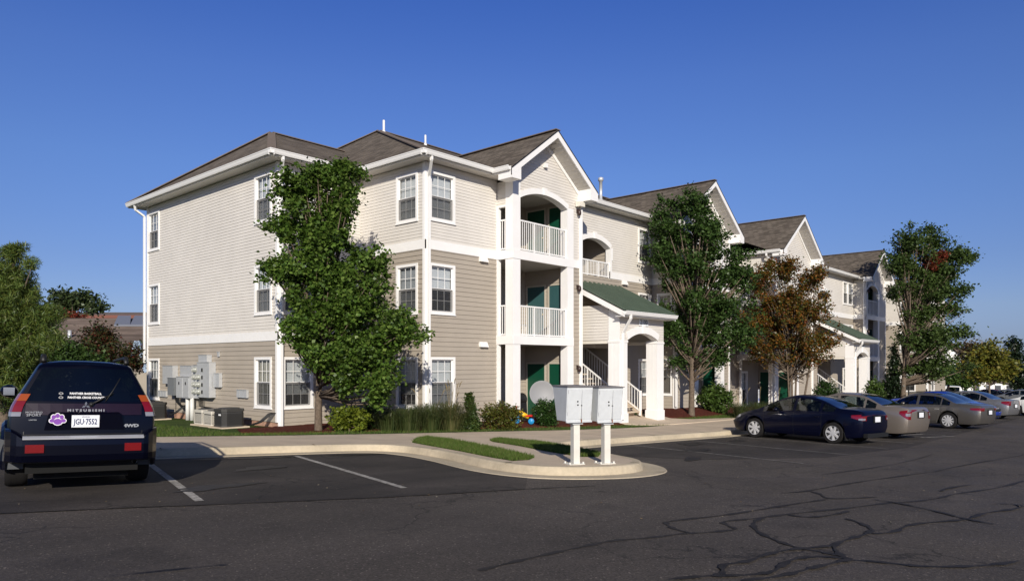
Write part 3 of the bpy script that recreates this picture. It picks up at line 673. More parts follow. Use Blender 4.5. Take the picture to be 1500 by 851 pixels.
def gblock(u0, u1, yf, yl, yrr, dz, o0, o1, depth, left=None, uc=None, w_=None, pz=None, ez=None, doors=(), side_windows=(), zf=zf1, yv=-.5, zb=-.04, retail=True):
    F = FY(yf); uc = uc or (u0+u1)/2
    z0 = dz; ui = o1+.27; depth = max(depth, 2.25)
    O = [(o0, o1, z0+5.83, z0+7.63, .30), (o0, o1, z0+2.9, z0+5.52), (o0, o1, zb-1, z0+2.62)]
    cl = lambda z: (uc-(pz-.3-z)/((pz-ez)/w_), uc+(pz-.3-z)/((pz-ez)/w_))
    def clip(z):
        l, r = cl(z); return (max(l, u0), min(r, u1))
    wall(F, u0, u1, zb, pz-.3, z0+5.54, O, clip=clip)
    archtrim(F, o0, o1, z0+7.63, .30)
    zw = ez-.2
    # corner posts and casings (columns)
    pw = o0-u0
    mb = MB()
    if left:
        mb.box(u0-.03, yf-.035, zb-.2, o0, left[0], zw-.02)
        mb.box(u0-.022, yf-.036, zb-.2, o0+.02, left[0]+.02, zb+.22)
    else:
        mb.fbox(F, u0, u0+.12, zb, zw, -.02, .034); mb.fbox(F, o0-.36, o0, zb, z0+7.7, -.28, .04)
    mb.build('column', M_trim, B)
    mb = MB(); mb.fbox(F, o1, o1+.37, zb-.2, z0+7.7, -.28, .04); mb.fbox(F, u1-.11, u1+.035, zb, zw, -.02, .035); mb.build('column', M_trim, B)
    # slabs, fascias
    for z in (z0+5.52, z0+2.62):
        mb = MB(); mb.box(u0+.03, yf+.02, z+.02, ui-.005, yf+depth-.02, z+.27); mb.build('balcony_floor', M_ceil, B)
        mb = MB(); mb.fbox(F, u0-(.03 if left else 0), o1+.37, z, z+.30, -.02, .055)
        if left: mb.fbox(FU(u0), yf-.05, yl+.0, z, z+.30, -.02, .052)
        mb.build('balcony_fascia', M_trim, B)
    mb = MB(); mb.box(u0+.03, yf+.02, z0+8.05, ui-.005, yf+depth-.02, z0+8.12); mb.build('balcony_ceiling', M_ceil, B)
    mb = MB(); mb.box(u0, yf+.02, zb-.6, u1, yf+depth, z0-.08); mb.build('patio_slab', M_conc, B)
    # inner walls
    mb = MB(); Fb = FY(yf+depth); FR = FU(ui); fls = (-.08, 2.89, 5.82)
    dd = [(yf+p, yf+q, z0+fl, z0+fl+2.03) for p, q in ((.42, 1.03), (1.26, 2.12)) for fl in fls if q < depth]
    gd = [window(Fb, u0+.55, u0+1.75, z0+fl+.06, z0+fl+2.1, 2, blind=random.choice((.0, .5))) for fl in fls]
    siding(mb, Fb, u0, ui, z0-.1, z0+8.05, .15, gd, 0)
    siding(mb, FR, yf+.02, yf+depth, z0-.1, z0+8.05, .15, dd, 0)
    siding(mb, FUp(u0+.03), (left[1] if left else yf+.02), yf+depth, z0-.1, z0+8.05, .15, [], 0)
    mb.build('balcony_wall', M_lo, B)
    for a, b, c, d in dd: door(FR, a, b, c+.003, d, M_teal if abs(c-z0-2.89) < .1 else M_green)
    # left face
    LO = []
    if left: LO = [(left[0], left[1], z0+5.83, z0+7.3), (left[0], left[1], z0+2.9, z0+5.52), (left[0], left[1], zb-1, z0+2.62)]
    for a, b in side_windows: LO += wins(FU(u0), [(a, b)], dz)
    wall(FU(u0), yf, yl, zb, zw+.02, z0+5.54, LO, ends=(0 if left else 1, 0))
    if left:
        mb = MB(); mb.fbox(FU(u0), left[1], left[1]+.09, zb, z0+7.3, -.1, .035); mb.fbox(FU(u0), left[0], left[1]+.09, z0+7.3, z0+7.36, -.1, .035); mb.build('opening_trim', M_trim, B)
    wall(FUp(u1), yf, yrr, zb, zw+.02, z0+5.54, ())
    for fz in (5.84, 2.91):
        if left: railing([(u0+.06, left[1], 0), (u0+.06, left[0], 0)], z0+fz, z0+fz+1.03)
        railing([(o0, yf+.06, 0), (o1, yf+.06, 0)], z0+fz, z0+fz+1.03)
    gable(uc, w_, yf-.62, yf, ez, pz, zf, yv)
gblock(3.25, 7.1, -.73, 0, .2, 0, 3.6, 6.23, .83, left=(-.42, -.09), uc=4.95, w_=2.42, pz=10.13, ez=8.36, doors=[(4.9, 5.85), (6.12, 6.85)])
lamp(FY(-.73), 6.85, 7.62); lamp(FY(-.73), 6.85, 4.78); lamp(FY(-.73), 6.85, 1.78)
mb = MB(); mb.fbox(FY(-.73), 6.72, 7.02, 7.82, 8.0, .04, .26); mb.build('utility_box', M_cream, B)
mb = MB(); mb.fbox(FY(-.73), 4.85, 5.0, 8.9, 9.05, .02, .12); mb.build('floodlight', M_trim, B)
gblock(13.8, 19.2, -1.0, .2, 0, 0, 15.9, 18.2, 1.3, uc=16.5, w_=3.1, pz=10.53, ez=8.30, doors=[(17.3, 18.1)], side_windows=[(-.85, -.08)])
gblock(22.3, 27.8, -2.05, 0, -1.2, -.47, 22.75, 25.3, 2.0, left=(-1.75, -.25), uc=25.04, w_=3.0, pz=10.05, ez=7.90, doors=[(24.2, 25.1), (25.5, 26.2)], zf=zf2, yv=-1.7, zb=-.55)
lamp(FY(-2.05), 26.9, 1.3)
gblock(38.4, 43.2, -2.0, -1.2, 3, -.47, 38.8, 41.2, 1.4, left=None, uc=40.6, w_=2.75, pz=10.0, ez=7.95, doors=[(39.6, 40.5)], zf=zf2, yv=-1.7, zb=-1.0)
lamp(FY(-2.0), 38.65, 7.0); lamp(FY(-2.0), 38.65, 4.2)
# recess walls with the arched landing openings
def recess(wy, u0, u1, ao, dz, wsp, zb):
    a0 = ao+.54; a1 = ao+2.74
    O = [(a0, a1, 5.53+dz, 6.78+dz, .30), (ao+.5, ao+2.9, zb-1, 2.6+dz)]
    O += wins(FY(wy), wsp, dz)
    wall(FY(wy), u0, u1, zb, 8.32+dz, 5.54+dz, O)
    archtrim(FY(wy), a0, a1, 6.78+dz, .30, .2)
    mb = MB(); mb.fbox(FY(wy), a1, a1+.1, 5.53+dz, 6.8+dz, -.2, .05); mb.fbox(FY(wy), a1+.1, a1+.17, 6.3+dz, 6.82+dz, -.01, .05); mb.build('opening_trim', M_trim, B)
    railing([(a0, wy+.05), (a1, wy+.05)], 5.55+dz, 6.17+dz)
    mb = MB()  # landing room behind the arch, and stair hall below
    siding(mb, FUp(a0-.12), wy+.02, wy+2.3, 5.5+dz, 7.4+dz, .15, [], 0); siding(mb, FU(a1+.12), wy+.02, wy+2.3, 5.5+dz, 7.4+dz, .15, [], 0); siding(mb, FY(wy+2.3), a0-.12, a1+.12, 5.5+dz, 7.4+dz, .15, [], 0)
    siding(mb, FUp(ao+.45), wy+.02, wy+4.6, zb, 5.3+dz, .15, [], 0); siding(mb, FU(ao+2.95), wy+.02, wy+4.6, zb, 5.3+dz, .15, [], 0); siding(mb, FY(wy+4.6), ao+.45, ao+2.95, zb, 5.3+dz, .15, [], 0)
    mb.build('hall_wall', M_lo, B)
    mb = MB(); mb.box(a0-.15, wy+.03, 5.44+dz, a1+.15, wy+2.35, 5.52+dz); mb.box(a0-.15, wy+.03, 7.4+dz, a1+.15, wy+2.35, 7.45+dz); mb.box(ao+.42, wy+.03, 5.3+dz, ao+2.98, wy+4.65, 5.36+dz); mb.build('hall_ceiling', M_ceil, B)
    lamp(FU(a1+.12), wy+1.4, 6.4+dz)
recess(.2, 7.1, 13.8, 7.66, 0, [(12.62, 13.68)], -.1)
recess(-1.2, 27.8, 38.4, 30.7, -.47, [(36.1, 37.15), (37.15, 38.2)], -1.0)
ventcap(FY(.2), 11.3, 5.36)
# entry porches
def porch(u0, wy, dz, zb, word):
    yf = wy-2.3; u1 = u0+3.2; oa, ob = u0+.53, u0+2.69; F = FY(yf); zc = 2.87+dz; ap = .26
    def slope(Y): return 3.92+dz+(Y-(yf-.4))*.49
    mb = MB()   # front wall above the arch
    siding(mb, F, u0+.02, u1-.02, zc-.05, slope(yf)-.03, .1, [(oa, ob, -5, zc, ap)], 0)
    for FF, in ((FU(u0),), (FUp(u1),)):
        n_ = 12
        for i in range(n_):
            za = 2.85+dz+i*.11
            Ymin = (za-3.83-dz)/.49+(yf-.4); Ymax2 = (za+.11-3.83-dz)/.49+(yf-.4)
            ya, yb_ = max(yf+.5, Ymin), max(yf+.5, Ymax2)
            if ya >= wy-.05: break
            mb.quad(FF(ya, za, .02), FF(wy-.001, za, .02), FF(wy-.001, za+.11, 0), FF(min(yb_, wy-.001), za+.11, 0), 0)
            mb.quad(FF(ya, za, 0), FF(wy-.001, za, 0), FF(wy-.001, za, .02), FF(ya, za, .02), 0)
    mb.build('porch_wall', M_up, B)
    for a, b in ((u0, oa), (ob, u1)):
        mb = MB(); mb.box(a, yf, zb-.3, b, yf+.5, zc+.0); mb.box(a, yf+.004, zc+.001, a+.12 if a == u0 else b, yf+.5, slope(yf)-.12) if a == u0 else mb.box(b-.12, yf+.004, zc+.001, b, yf+.5, slope(yf)-.12)
        mb.box(a-.03, yf-.03, zb-.3, b+.03, yf+.53, zb+.22); mb.box(a-.02, yf-.02, zc-.12, b+.02, yf+.52, zc-.04)
        for q in (.33, .66): mb.box(a-.004, yf+.5*q-.004, zb+.25, a-.0, yf+.5*q+.004, zc-.15)
        mb.build('porch_column', M_trim, B)
    archtrim(F, oa, ob, zc, ap, .26, .045)
    mb = MB()  # header beams at the sides
    for u in (u0, u1-.14): mb.box(u+.01, yf+.5, 2.72+dz, u+.13, wy-.005, 2.85+dz)
    mb.box(u0+.14, yf+.06, slope(yf)-.35, u1-.14, yf+.2, slope(yf)-.25)
    mb.build('porch_header', M_cream, B)
    # roof
    a, b = u0-.32, u1+.22; yg = yf-.42
    P = [(a, yg, slope(yg)), (b, yg, slope(yg)), (b, wy-.005, slope(wy)), (a, wy-.005, slope(wy))]
    mb = MB(); mb.poly(P, 0); mb.poly([(x, y, z-.05) for x, y, z in P][::-1], 1)
    k = int((b-a)/.30)
    for i in range(k+1):
        x = a+(b-a)*i/k; x = min(max(x, a+.015), b-.015)
        mb.hexa([(x-.012, yg, slope(yg)+.001), (x+.012, yg, slope(yg)+.001), (x+.012, wy-.01, slope(wy)+.001), (x-.012, wy-.01, slope(wy)+.001), (x-.012, yg, slope(yg)+.06), (x+.012, yg, slope(yg)+.06), (x+.012, wy-.01, slope(wy)+.06), (x-.012, wy-.01, slope(wy)+.06)], 0)
    mb.build('porch_roof', [mat('green_metal_roof', (.082, .112, .084), .42, .5, metal=.1, noise=(1.5, .15)), M_soffit], B)
    mb = MB()
    for x in (a, b-.03):
        mb.hexa([(x, yg, slope(yg)-.25), (x+.03, yg, slope(yg)-.25), (x+.03, wy-.01, slope(wy)-.25), (x, wy-.01, slope(wy)-.25), (x, yg, slope(yg)-.052), (x+.03, yg, slope(yg)-.052), (x+.03, wy-.01, slope(wy)-.052), (x, wy-.01, slope(wy)-.052)])
    mb.box(a+.03, yg+.0, slope(yg)-.22, b-.03, yf-.0, slope(yg)-.20); mb.box(a+.03, yg-.0, slope(yg)-.22, b-.03, yg+.02, slope(yg)-.055)
    mb.build('porch_rake', M_trim, B)
    gutter((a-.02, yg), (b+.02, yg), (0, -1), slope(yg)-.03)
    downspout([(a+.35, yg-.05, slope(yg)-.16), (a+.35, yg-.05, slope(yg)-.3), (u0+.14, yf-.06, slope(yf)-1.0), (u0+.14, yf-.06, zb)])
    # number plaque
    mb = MB(); mb.fbox(F, u0+1.30, u0+1.95, 3.42+dz, 3.70+dz, .025, .045); s = mb.build('number_sign', mat('sign_white', (.75, .78, .80), .4, .5), B)
    text_mesh(word, .27, mat('sign_black', (.02, .02, .025), .4, .5), s, 'digits', Matrix.Translation((u0+1.625, yf-.049, 3.555+dz)) @ Matrix.Rotation(R(90), 4, 'X'), .002, .004)
    # stairs rising into the hall
    mb = MB(); st = 16; y0 = yf+.62; zz = zb; rise = (2.85+dz-zb)/st
    for i in range(st):
        mb.box(u0+.84, y0+i*.28, zz+(i)*rise+rise-.05, u0+2.44, y0+i*.28+.3, zz+(i+1)*rise)
        mb.box(u0+.86, y0+i*.28+.27, zz+i*rise, u0+2.42, y0+i*.28+.29, zz+i*rise+rise-.05) if i % 1 == 0 else None
    for x in (u0+.80, u0+2.44): mb.hexa([(x, y0-.05, zz-.05), (x+.04, y0-.05, zz-.05), (x+.04, y0+st*.28, zz+st*rise-.25), (x, y0+st*.28, zz+st*rise-.25), (x, y0-.05, zz+.2), (x+.04, y0-.05, zz+.2), (x+.04, y0+st*.28, zz+st*rise), (x, y0+st*.28, zz+st*rise)])
    mb.build('stair', M_conc, B)
    for x in (u0+.84, u0+2.44):
        r = railing([(x, y0+.0, 0), (x, y0+st*.28, st*rise)], zz+.12, zz+.95, name='stair_railing', sp=.13)
    mb = MB()
    for x in (u0+.84, u0+2.44): mb.box(x-.04, y0-.04, zb, x+.04, y0+.04, zb+1.0)
    mb.build('newel_post', M_trim, B)
porch(7.66, .2, 0, -.12, '2100'); porch(30.7, -1.2, -.47, -.95, '2102')
# wall between the two sections and far wing
wall(FY(0), 19.2, 22.3, -.4, 8.1, 5.3, wins(FY(0), [(20.2, 19.5)], -.3))
wall(FU(46), -4.2, 2.5, -1.4, 7.3, 4.9, wins(FU(46), [(-3.4, -2.3)], -.7), ends=(1, 0)); wall(FY(-4.2), 46, 52, -1.4, 7.3, 4.9, wins(FY(-4.2), [(47, 48.1)], -.7), ends=(1, 0)); wall(FY(2.5), 43.2, 46, -1.4, 7.5, 4.9)
# rear and side walls (plain siding)
wall(FUp(0), 3.4, 3.41, 0, 1, None)
wall(FYp(13.44), -3.07, 0, wb, zt, 2.68); wall(FU(0), 13.44, 17.1, wb, zt, 2.68)
wall(FYp(17.1), 0, 43.2, -1, 7.8, 2.68); wall(FUp(43.2), -2, 17.1, -1.4, 7.8, 4.9)
mb = MB()   # end wall closing the higher roof above the lower one
mb.add([(19.5, -.3, 8.4), (19.5, 17.4, 8.2), (19.5, 8.56, 12.15), (19.5, -.3, 7.5), (19.5, 17.4, 7.5)], [(0, 2, 1, 4, 3)]); mb.build('gable_end_wall', M_up, B)
# roofs
def roof(polys, name='roof'):
    mb = MB()
    for p in polys:
        mb.poly(p, 0); mb.poly([(x, y, z-.04) for x, y, z in p][::-1], 0)
    return mb.build(name, [M_roof], B)
h1 = lambda Y: (Y, zf1(Y))
rz = zf1(8.56)
main = roof([[(-.5, -.5, 8.42), (3.0, -.5, 8.42), (3.0, -.3, zf1(-.3)), (19.6, -.3, zf1(-.3)), (19.6, 8.56, rz), (4.8, 8.56, rz)],
      [(-.5, -.5, 8.42), (4.8, 8.56, rz), (-.5, 17.62, 8.42)], [(-.5, 17.62, 8.42), (4.8, 8.56, rz), (19.6, 8.56, rz), (19.6, 17.62, 8.42)]])
zr2 = zf2(8.0)
roof([[(19.6, -.5, zf2(-.5)), (22.1, -.5, zf2(-.5)), (22.1, -1.7, 7.97), (43.6, -1.7, 7.97), (38.5, 8, zr2), (19.6, 8, zr2)], [(43.6, -1.7, 7.97), (43.6, 17.6, 7.97), (38.5, 8, zr2)], [(19.6, 17.6, 7.97), (19.6, 8, zr2), (38.5, 8, zr2), (43.6, 17.6, 7.97)]])
wz = 10.85
roof([[(-3.57, 2.9, 8.42), (-.5, 2.9, 8.42), (2.9, 8.5, wz), (-.4, 8.5, wz)], [(-3.57, 2.9, 8.42), (-.4, 8.5, wz), (-3.57, 14.1, 8.42)], [(-3.57, 14.1, 8.42), (-.4, 8.5, wz), (2.9, 8.5, wz), (-.5, 14.1, 8.42)]])
roof([[(45.6, -4.6, 7.5), (52.4, -4.6, 7.5), (49, 2, 10), (48, 2, 10)], [(45.6, -4.6, 7.5), (48, 2, 10), (45.6, 9, 7.5)], [(52.4, -4.6, 7.5), (52.4, 9, 7.5), (49, 2, 10)], [(43, 2.2, 7.6), (46, 2.2, 7.6), (46, 9, 10), (43, 9, 10)]])
mb = MB()
for a, b in (((-.5, -.5, 8.43), (4.8, 8.56, rz+.01)), ((4.8, 8.56, rz+.01), (19.6, 8.56, rz+.01)), ((-.5, 17.62, 8.43), (4.8, 8.56, rz+.01)), ((-3.57, 2.9, 8.43), (-.4, 8.5, wz+.01)), ((-3.57, 14.1, 8.43), (-.4, 8.5, wz+.01)), ((-.4, 8.5, wz+.01), (2.9, 8.5, wz+.01)), ((19.6, 8, zr2+.01), (38.5, 8, zr2+.01)), ((43.6, -1.7, 7.98), (38.5, 8, zr2+.01))):
    mb.bar(a, b, .27, .035)
mb.build('ridge_cap', M_roofcap, B)
# eaves
S_ = 8.26
soffit([(-.52, -.52), (2.9, -.52), (2.9, .02), (.02, .02), (.02, 3.4), (-.52, 3.4)], S_)
soffit([(-3.59, 2.88), (-.52, 2.88), (-.52, 3.42), (-3.05, 3.42), (-3.05, 13.42), (-.0, 13.42), (0, 14.1), (-3.59, 14.1)], S_)
soffit([(2.5, -.9), (3.27, -.9), (3.27, .02), (2.5, .02)], S_-.004)
soffit([(7.0, -.32), (13.9, -.32), (13.9, .22), (7.0, .22)], 8.34)
soffit([(27.7, -1.72), (38.5, -1.72), (38.5, -1.18), (27.7, -1.18)], 7.85)
soffit([(22.0, -2.1), (22.32, -2.1), (22.32, .02), (19.2, .02), (19.2, -.5), (22.0, -.5)], 7.76)
soffit([(38.1, -2.1), (38.42, -2.1), (38.42, -1.2), (38.1, -1.2)], 7.80)
soffit([(45.55, -4.65), (52.4, -4.65), (52.4, -4.18), (46.02, -4.18), (46.02, 2.5), (45.55, 2.5)], 7.35)
g = 8.41
gutter((-3.57, 14.1), (-3.57, 2.8), (-1, 0), g); gutter((-3.67, 2.9), (-.5, 2.9), (0, -1), g)
gutter((-.5, 3.0), (-.5, -.6), (-1, 0), g); gutter((-.6, -.5), (2.45, -.5), (0, -1), g); gutter((2.5, -.45), (2.5, -1.3), (-1, 0), g-.02)
gutter((7.3, -.3), (13.5, -.3), (0, -1), zf1(-.3)-.01)
gutter((28.0, -1.7), (38.0, -1.7), (0, -1), 7.96); gutter((22.02, -.1), (22.02, -2.5), (-1, 0), 7.88); gutter((38.0, -1.7), (38.0, -2.5), (-1, 0), 7.94)
gutter((45.6, -4.6), (52.4, -4.6), (0, -1), 7.48); gutter((45.6, 2.5), (45.6, -4.6), (-1, 0), 7.48)
downspout([(-.2, -.5, 8.27), (-.2, -.5, 8.16), (.06, -.10, 7.78), (.06, -.085, .0)]); downspout([(-.085, .09, 7.9), (-.085, .09, .0)]) if False else None
downspout([(-3.2, 2.9, 8.27), (-3.2, 2.9, 8.16), (-3.0, 3.30, 7.78), (-3.0, 3.32, .0)])
downspout([(-3.57, 13.4, 8.27), (-3.5, 13.5, 8.1), (-3.17, 13.5, 7.9), (-3.17, 13.5, 2.0)])
downspout([(7.45, -.38, 8.33), (7.15, -.78, 8.2), (7.04, -.80, 8.1), (7.04, -.80, -.1)])
downspout([(13.72, -1.1, 8.1), (13.72, -1.09, .05)])
downspout([(22.0, -1.75, 7.75), (22.0, -1.75, 7.6), (22.22, -1.95, 7.2), (22.22, -1.98, -.6)])
downspout([(27.72, -2.12, 7.7), (27.72, -2.12, -.8)]); downspout([(38.32, -1.9, 7.75), (38.32, -1.9, -.9)])
# roof pipes
for u, y, h, r, m_ in ((4.93, 8.4, .54, .05, M_gutter), (7.35, 8.4, .46, .045, M_gutter)):
    mb = MB(); z = zf1(y)-.1; mb.lathe([(r*2.2, 0), (r*1.3, .18), (r, .18), (r, h+.1), (r*.8, h+.1), (0, h+.08)], (u, y, z), 'z', 12); mb.build('vent_pipe', m_, B)
mb = MB(); mb.lathe([(.16, 0), (.1, .1), (.075, .12), (.075, .95), (.12, .96), (.13, 1.1), (.06, 1.14), (0, 1.14)], (13.2, 2.6, zf1(2.6)-.1), 'z', 14); mb.build('flue_pipe', M_metal, B)
# ------------------------------------------------------------ equipment along the end wall
t = empty('electric_meter_bank', (-3.07, 9, 0), 0, 'cluster of grey electric meter cabinets and round meters on the tan end wall', 'meter bank')
F0 = FU(0)
def T0(s, z, o=0): return (-o, s-9, z)
def cab(s0, s1, z0, z1, dp, name='cabinet', mt=None, door_=False):
    mb = MB(); mb.fbox(T0, s0, s1, z0, z1, .02, dp)
    mb.fbox(T0, s0-.012, s1+.012, z1, z1+.015, .02, dp+.02)
    c = mb.build(name, mt or M_metal, t)
    if door_:
        m2 = MB(); m2.fbox(T0, s0+.03, s1-.03, z0+.04, z1-.05, dp, dp+.01); m2.build('cabinet_door', M_metal, c)
        m2 = MB(); m2.fbox(T0, (s0+s1)/2-.02, (s0+s1)/2+.03, (z0+z1)/2+.1, (z0+z1)/2+.2, dp+.011, dp+.03); m2.build('latch', M_black, c)
    return c
cab(10.55, 11.45, 1.2, 1.88, .22); cab(10.25, 10.8, .78, 1.42, .30, mt=mat('dark_grey_metal', (.16, .17, .18), .5, .5))
cab(9.0, 9.95, 1.5, 1.88, .2); cab(9.4, 9.95, .72, 1.48, .34, door_=True); cab(8.88, 9.38, .72, 1.48, .34, door_=True); cab(9.97, 10.22, .72, 1.42, .12, mt=M_cream)
cab(8.45, 8.86, .72, 1.9, .2); cab(7.5, 8.43, .78, 2.0, .26); cab(7.8, 8.45, 2.02, 2.26, .2); cab(7.02, 7.42, 1.15, 1.62, .14)
for s in (5.2, 5.43, 5.66): cab(s, s+.2, .84, 1.09, .10, 'disconnect_box')
for s in (11.45, 11.7, 11.95): cab(s, s+.2, .68, .9, .10, 'disconnect_box')
cab(7.2, 7.32, 2.2, 2.36, .06, 'disconnect_box')
def meter(s, z, dp):
    mb = MB(); c = T0(s, z, dp)
    mb.lathe([(0.1, 0), (.1, -.04), (.085, -.05), (.085, -.12), (.06, -.14), (0, -.14)], c, 'x', 18)
    q = mb.build('meter', mat('meter_glass', (.30, .31, .28), .2, .7), t)
    mb = MB(); c = T0(s, z, dp+.141); mb.lathe([(0, 0), (.05, .0)], c, 'x', 12); mb.build('meter_face', mat('meter_face', (.6, .6, .55), .5, .4), q)
for z in (1.28, 1.05, .84): meter(10.09, z+.1, .12)
for s in (8.66,): [meter(s, z, .2) for z in (1.74, 1.48, 1.22, .97)]
for z in (1.48, 1.22, .97): meter(8.25, z, .26)
for z in (1.74, 1.48, 1.22, .97):
    mb = MB(); mb.fbox(T0, 7.98, 8.04, z-.06, z+.06, .26, .29); mb.build('breaker', M_black, t)
mb = MB()
for s in (9.3, 8.95): mb.tube([T0(s, -.1, .2), T0(s, .74, .2)], .075, 12)
mb.build('conduit', mat('grey_pvc', (.62, .62, .60), .5, .4), t)
mb = MB()
for k in range(5):
    mb.tube([T0(10.3+.08*k-.1, .78, .15), T0(10.1+.05*k, .55, .2), T0(9.8, .42-.02*k, .2), T0(9.35, .38-.02*k, .1)], .016, 6)
for k in range(4): mb.tube([T0(8.6-.1*k, .72, .12), T0(8.5-.1*k, .45, .14), T0(7.9, .42-.03*k, .1), T0(6.9, .36-.02*k, .1), T0(6.3, .25, .25), T0(6.1+.05*k, .05, .5)], .016, 6)
mb.tube([T0(10.65, .8, .06), T0(10.66, -.05, .06)], .008, 6)
mb.build('cable', M_black, t)
def ac(name, loc, w_, h, dark, label, rnd=False):
    t = empty(name, loc, 0, label, 'air conditioner', 'air conditioning units along the end wall')
    mb = MB(); mb.box(-w_/2-.08, -w_/2-.08, -.2, w_/2+.08, w_/2+.08, .03); mb.build('base_pad', M_conc, t)
    m = mat('ac_dark', (.045, .043, .04), .5, .4) if dark else mat('ac_beige', (.50, .47, .41), .5, .4)
    coil = mat('coil_dark', (.05, .05, .05), .6, .3)
    mb = MB(); c = .12 if rnd else .03; a = w_/2
    ring = [(-a+c, -a), (a-c, -a), (a, -a+c), (a, a-c), (a-c, a), (-a+c, a), (-a, a-c), (-a, -a+c)]
    for z0, z1, s in ((.03, .08, 1), (h-.09, h, 1)):
        v = [(x*s, y*s, z0) for x, y in ring]+[(x*s, y*s, z1) for x, y in ring]
        mb.add(v, [(i, (i+1) % 8, 8+(i+1) % 8, 8+i) for i in range(8)]+[tuple(range(8, 16)), tuple(range(8))[::-1]])
    for x, y in ((-a, -a), (a, -a), (a, a), (-a, a)):
        if not rnd: mb.box(min(x, x*.9), min(y, y*.9), .08, max(x, x*.9), max(y, y*.9), h-.09)
    nl = 16
    for i in range(nl):
        z = .10+(h-.22)*i/nl; s = .985
        v = [(x*s, y*s, z) for x, y in ring]+[(x*s, y*s, z+.012) for x, y in ring]
        mb.add(v, [(i_, (i_+1) % 8, 8+(i_+1) % 8, 8+i_) for i_ in range(8)])
    mb.build('casing', m, t)
    mb = MB(); s = .94; v = [(x*s, y*s, .08) for x, y in ring]+[(x*s, y*s, h-.09) for x, y in ring]
    mb.add(v, [(i, (i+1) % 8, 8+(i+1) % 8, 8+i) for i in range(8)]); mb.build('coil', coil, t)
    mb = MB()
    for r in (.1, .17, .24, .31): mb.lathe([(r*w_/.75, h+.02), (r*w_/.75+.01, h+.025), (r*w_/.75+.01, h+.015)], (0, 0, 0), 'z', 24)
    for k in range(8):
        an = k*math.pi/4; mb.bar((0, 0, h+.02), (.32*w_/.75*math.cos(an), .32*w_/.75*math.sin(an), h+.02), .01)
    mb.build('fan_grille', coil, t)
    if dark and rnd:
        mb = MB(); mb.box(-a-.005, -a*.6, h-.2, -a+.0, -a*.2, h-.15); mb.build('badge', M_gutter, t)
    return t
gz_ = lambda u, y: T(u, y)+.02
ac('air_conditioner', (-4.0, 6.25, gz_(-4, 6.2)), .58, .50, False, 'beige louvred air conditioner farthest from the dark unit, below the meter cabinets')
ac('air_conditioner', (-4.05, 5.50, gz_(-4.05, 5.5)), .56, .48, False, 'beige louvred air conditioner touching the big dark condenser')
ac('air_conditioner', (-4.05, 4.62, gz_(-4.05, 4.6)), .74, .58, True, 'big dark brown air conditioner at the corner end of the row', True)
ac('air_conditioner', (-3.95, 10.6, gz_(-4, 10.6)), .75, .62, True, 'dark air conditioner standing alone below the far end window', True)
for lbl, (u, y) in (('bundle of dark pipes curving from the wall beside the dark condenser', (-3.1, 3.72)), ('bundle of dark pipes curving from the wall beside the lone condenser', (-3.1, 9.85))):
    mb = MB()
    for k in range(4): mb.tube([(u, y-.08*k, .42), (u-.12, y-.07*k, .40), (u-.35, y+.15-.05*k, .15), (u-.5, y+.42-.05*k, .05)], .016, 6)
    tag(mb.build('refrigerant_pipe', M_black), lbl, 'pipe bundle')
# ------------------------------------------------------------ patio things
t = empty('satellite_dish', (4.15, -1.25, 0), R(0), 'large round grey satellite dish standing on the ground floor patio', 'satellite dish')
mb = MB(); n = 32; Rd = .43
prof_ = [(Rd*k/8, .10*(k/8)**2) for k in range(9)]
mb.lathe(prof_+[(Rd+.015, .10), (Rd, .085)]+[(Rd*k/8, .10*(k/8)**2-.012) for k in range(8, -1, -1)], (0, 0, 0), 'y', n)
d = mb.build('reflector', mat('dish_grey', (.25, .25, .255), .55, .4), t); d.data.transform(Matrix.Rotation(R(180), 4, 'Z') @ Matrix.Rotation(R(8), 4, 'X')); d.data.transform(Matrix.Rotation(R(-38), 4, 'Z')); d.location = (0, 0, .93)
mb = MB(); mb.tube([(0, .12, -.12), (0, .12, .98)], .035, 10); mb.tube([(-.2, .3, -.1), (0, .12, .5)], .02, 8); mb.tube([(.25, .25, -.1), (0, .12, .5)], .02, 8); mb.build('mast', M_metal, t)
mb = MB(); mb.tube([(-.05, .05, .45), (-.34, -.40, .52)], .015, 6); mb.build('feed_arm', M_metal, t)
mb = MB(); mb.bar((-.33, -.38, .50), (-.35, -.42, .62), .06); mb.build('feed_horn', M_gutter, t)
red = mat('toy_red', (.55, .02, .015), .35, .5); yel = mat('toy_yellow', (.75, .45, .02), .35, .5); blu = mat('toy_blue', (.02, .25, .55), .35, .5)
t = empty('toy_tricycle', (3.52, -1.22, -.06), R(128), 'red yellow and blue plastic toy tricycle on the patio', 'tricycle')
mb = MB(); mb.tube([(0, 0, .22), (.25, 0, .34), (.42, 0, .46)], [.07, .09, .05], 10); mb.build('frame', yel, t)
mb = MB(); mb.tube([(.42, -.22, .58), (.42, 0, .50), (.42, .22, .58)], .022, 8); mb.tube([(.42, 0, .5), (.47, 0, .2)], .025, 8); mb.build('handlebar', red, t)
mb = MB(); mb.hexa([(-.12, -.12, .25), (.12, -.1, .25), (.12, .1, .25), (-.12, .12, .25), (-.14, -.13, .32), (.1, -.08, .29), (.1, .08, .29), (-.14, .13, .32)]); mb.build('seat', red, t)
for x, y, r, m_ in ((.44, 0, .15, blu), (-.08, -.15, .09, red), (-.08, .15, .10, blu)):
    mb = MB(); mb.lathe([(0, -.03), (r*.5, -.035), (r*.6, -.02), (r, -.03), (r, .03), (r*.6, .02), (r*.5, .035), (0, .03)], (x, y, r), 'y', 18); mb.build('wheel', m_, t)
